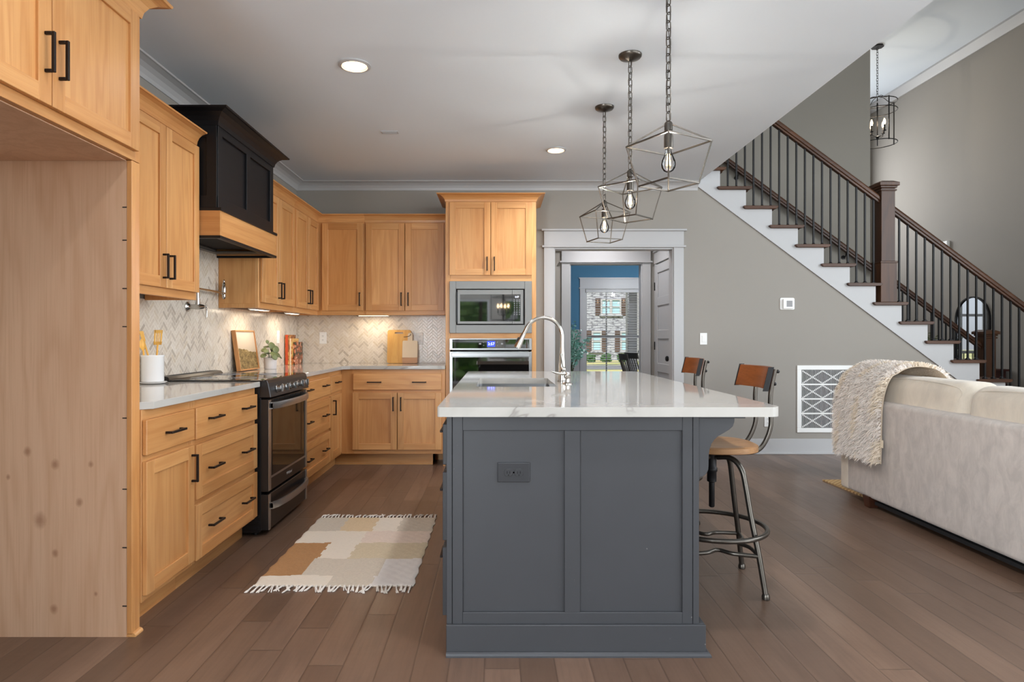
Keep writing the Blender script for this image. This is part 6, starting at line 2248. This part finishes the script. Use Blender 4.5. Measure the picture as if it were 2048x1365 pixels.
b = B(); b.box(3.13, 5.2, 14.08, 14.13, 0.82, 0.88); b.box(3.13, 5.2, 14.085, 14.125, 0.06, 0.10); obj('rails', b, IRON, t)
b = B()
for k in range(20): b.box(3.18+k*0.1, 3.20+k*0.1, 14.095, 14.115, 0.10, 0.82)
obj('pickets', b, IRON, t)

# neighbour's house across the street
t = thing('brick_house', 'whitewashed brick house with brown shutters seen through the dining window', 'house', (10, 52, -0.65))
YH = 50.0
b = B(); b.box(-8, 26, YH, YH+9, -0.648, 7.2); obj('wall', b, BRICK, t)
b = B()
b.prism([(-9, 7.2), (27, 7.2), (24, 11), (-6, 11)], 'Y', YH-0.6, YH+9.6); obj('roof', b, mat('roof_shingle', (92, 92, 98), 0.9), t)
PANEG = mat('painted_sky_pane', (168, 206, 216), 0.1, 0, 0.8)  # reflected sky is painted in as the pane's pale blue colour
def hwin(xc, w_, z0, z1, cols=1):
    b = B()
    f = 0.12
    b.box(xc-w_/2, xc-w_/2+f, YH-0.12, YH+0.02, z0, z1); b.box(xc+w_/2-f, xc+w_/2, YH-0.12, YH+0.02, z0, z1)
    b.box(xc-w_/2+f, xc+w_/2-f, YH-0.12, YH+0.02, z0, z0+f); b.box(xc-w_/2+f, xc+w_/2-f, YH-0.12, YH+0.02, z1-f, z1)
    b.box(xc-w_/2+f, xc+w_/2-f, YH-0.08, YH+0.02, (z0+z1)/2-0.05, (z0+z1)/2+0.05)
    if cols == 2: b.box(xc-0.1, xc+0.1, YH-0.12, YH+0.02, z0+f, z1-f)
    fr_ = obj('window', b, TRIM, t)
    b = B(); b.box(xc-w_/2+0.05, xc+w_/2-0.05, YH-0.03, YH-0.005, z0+0.05, z1-0.05); obj('pane', b, PANEG, fr_)
    for s_ in (-1, 1):
        b = B(); xa = xc+s_*(w_/2+0.22)
        b.box(xa-0.19, xa+0.19, YH-0.06, YH-0.005, z0-0.05, z1+0.05)
        for z in (z0+0.2, (z0+z1)/2, z1-0.2): b.box(xa-0.19, xa+0.19, YH-0.09, YH-0.06, z-0.06, z+0.06)
        obj('shutter', b, SHUTW, t)
    b = B(); b.box(xc-w_/2-0.1, xc+w_/2+0.1, YH-0.16, YH, z0-0.12, z0-0.004); obj('sill', b, BRICK, t)
S_H = 1267/YH
def hx(px): return (px-995)/S_H
def hz(py): return 1.18-(py-675)/S_H
hwin(hx(1221.5), 41/S_H, hz(630), hz(598), 2)
hwin(hx(1193), 20/S_H, hz(703), hz(662.5))
hwin(hx(1249), 18/S_H, hz(703), hz(662.5))
hwin(hx(1330), 41/S_H, hz(630), hz(598), 2)
hwin(hx(1120), 20/S_H, hz(703), hz(662.5))
b = B(); b.box(hx(1262), hx(1275), YH-2.6, YH-2.2, -0.6, 5.0); obj('porch_post', b, TRIM, t)
for (px__, k) in ((1195, 1), (1226, 2), (1165, 3)):
    tt = thing('garden_shrub', ['', 'low green shrub under the left window of the brick house', 'low green shrub between the windows of the brick house', 'low green shrub at the left end of the brick house'][k], 'shrub', (hx(px__), 46, -0.65), 'shrubs before the brick house')
    b = B(); rs = random.Random(k)
    for q in range(90):
        a = rs.uniform(0, 2*PI); r_ = 0.36*math.sqrt(rs.random())
        b.sphere((hx(px__)+r_*math.cos(a), 46+r_*math.sin(a)*0.5, -0.6+rs.uniform(0.05, 0.6)*(1-r_*0.6)), rs.uniform(0.07, 0.12), 6)
    obj('foliage', b, SHRUB, tt)

# woods behind the house (seen only mirrored in the oven glass)
rs = random.Random(21)
b = B()
for k in range(1500):
    x = rs.uniform(-9, 7.0); y = rs.uniform(-15.5, -11.0)
    z = rs.uniform(-0.5, 4.0-(y+11.0)*0.8)
    b.sphere((x, y, z), rs.uniform(0.16, 0.42), 6, 0, (1.2, 1, 0.55))
for k in range(14):
    x = rs.uniform(-8, 6); y = rs.uniform(-13, -10.9)
    b.tube([(x, y, -0.54), (x+rs.uniform(-0.2, 0.2), y, 5)], [0.09, 0.05], 6, m=1)
o = obj('woods', b, [TREEM, DARKLEG], kind='stuff', label='green woods outside the rear windows, mirrored in the oven glass', cat='trees')
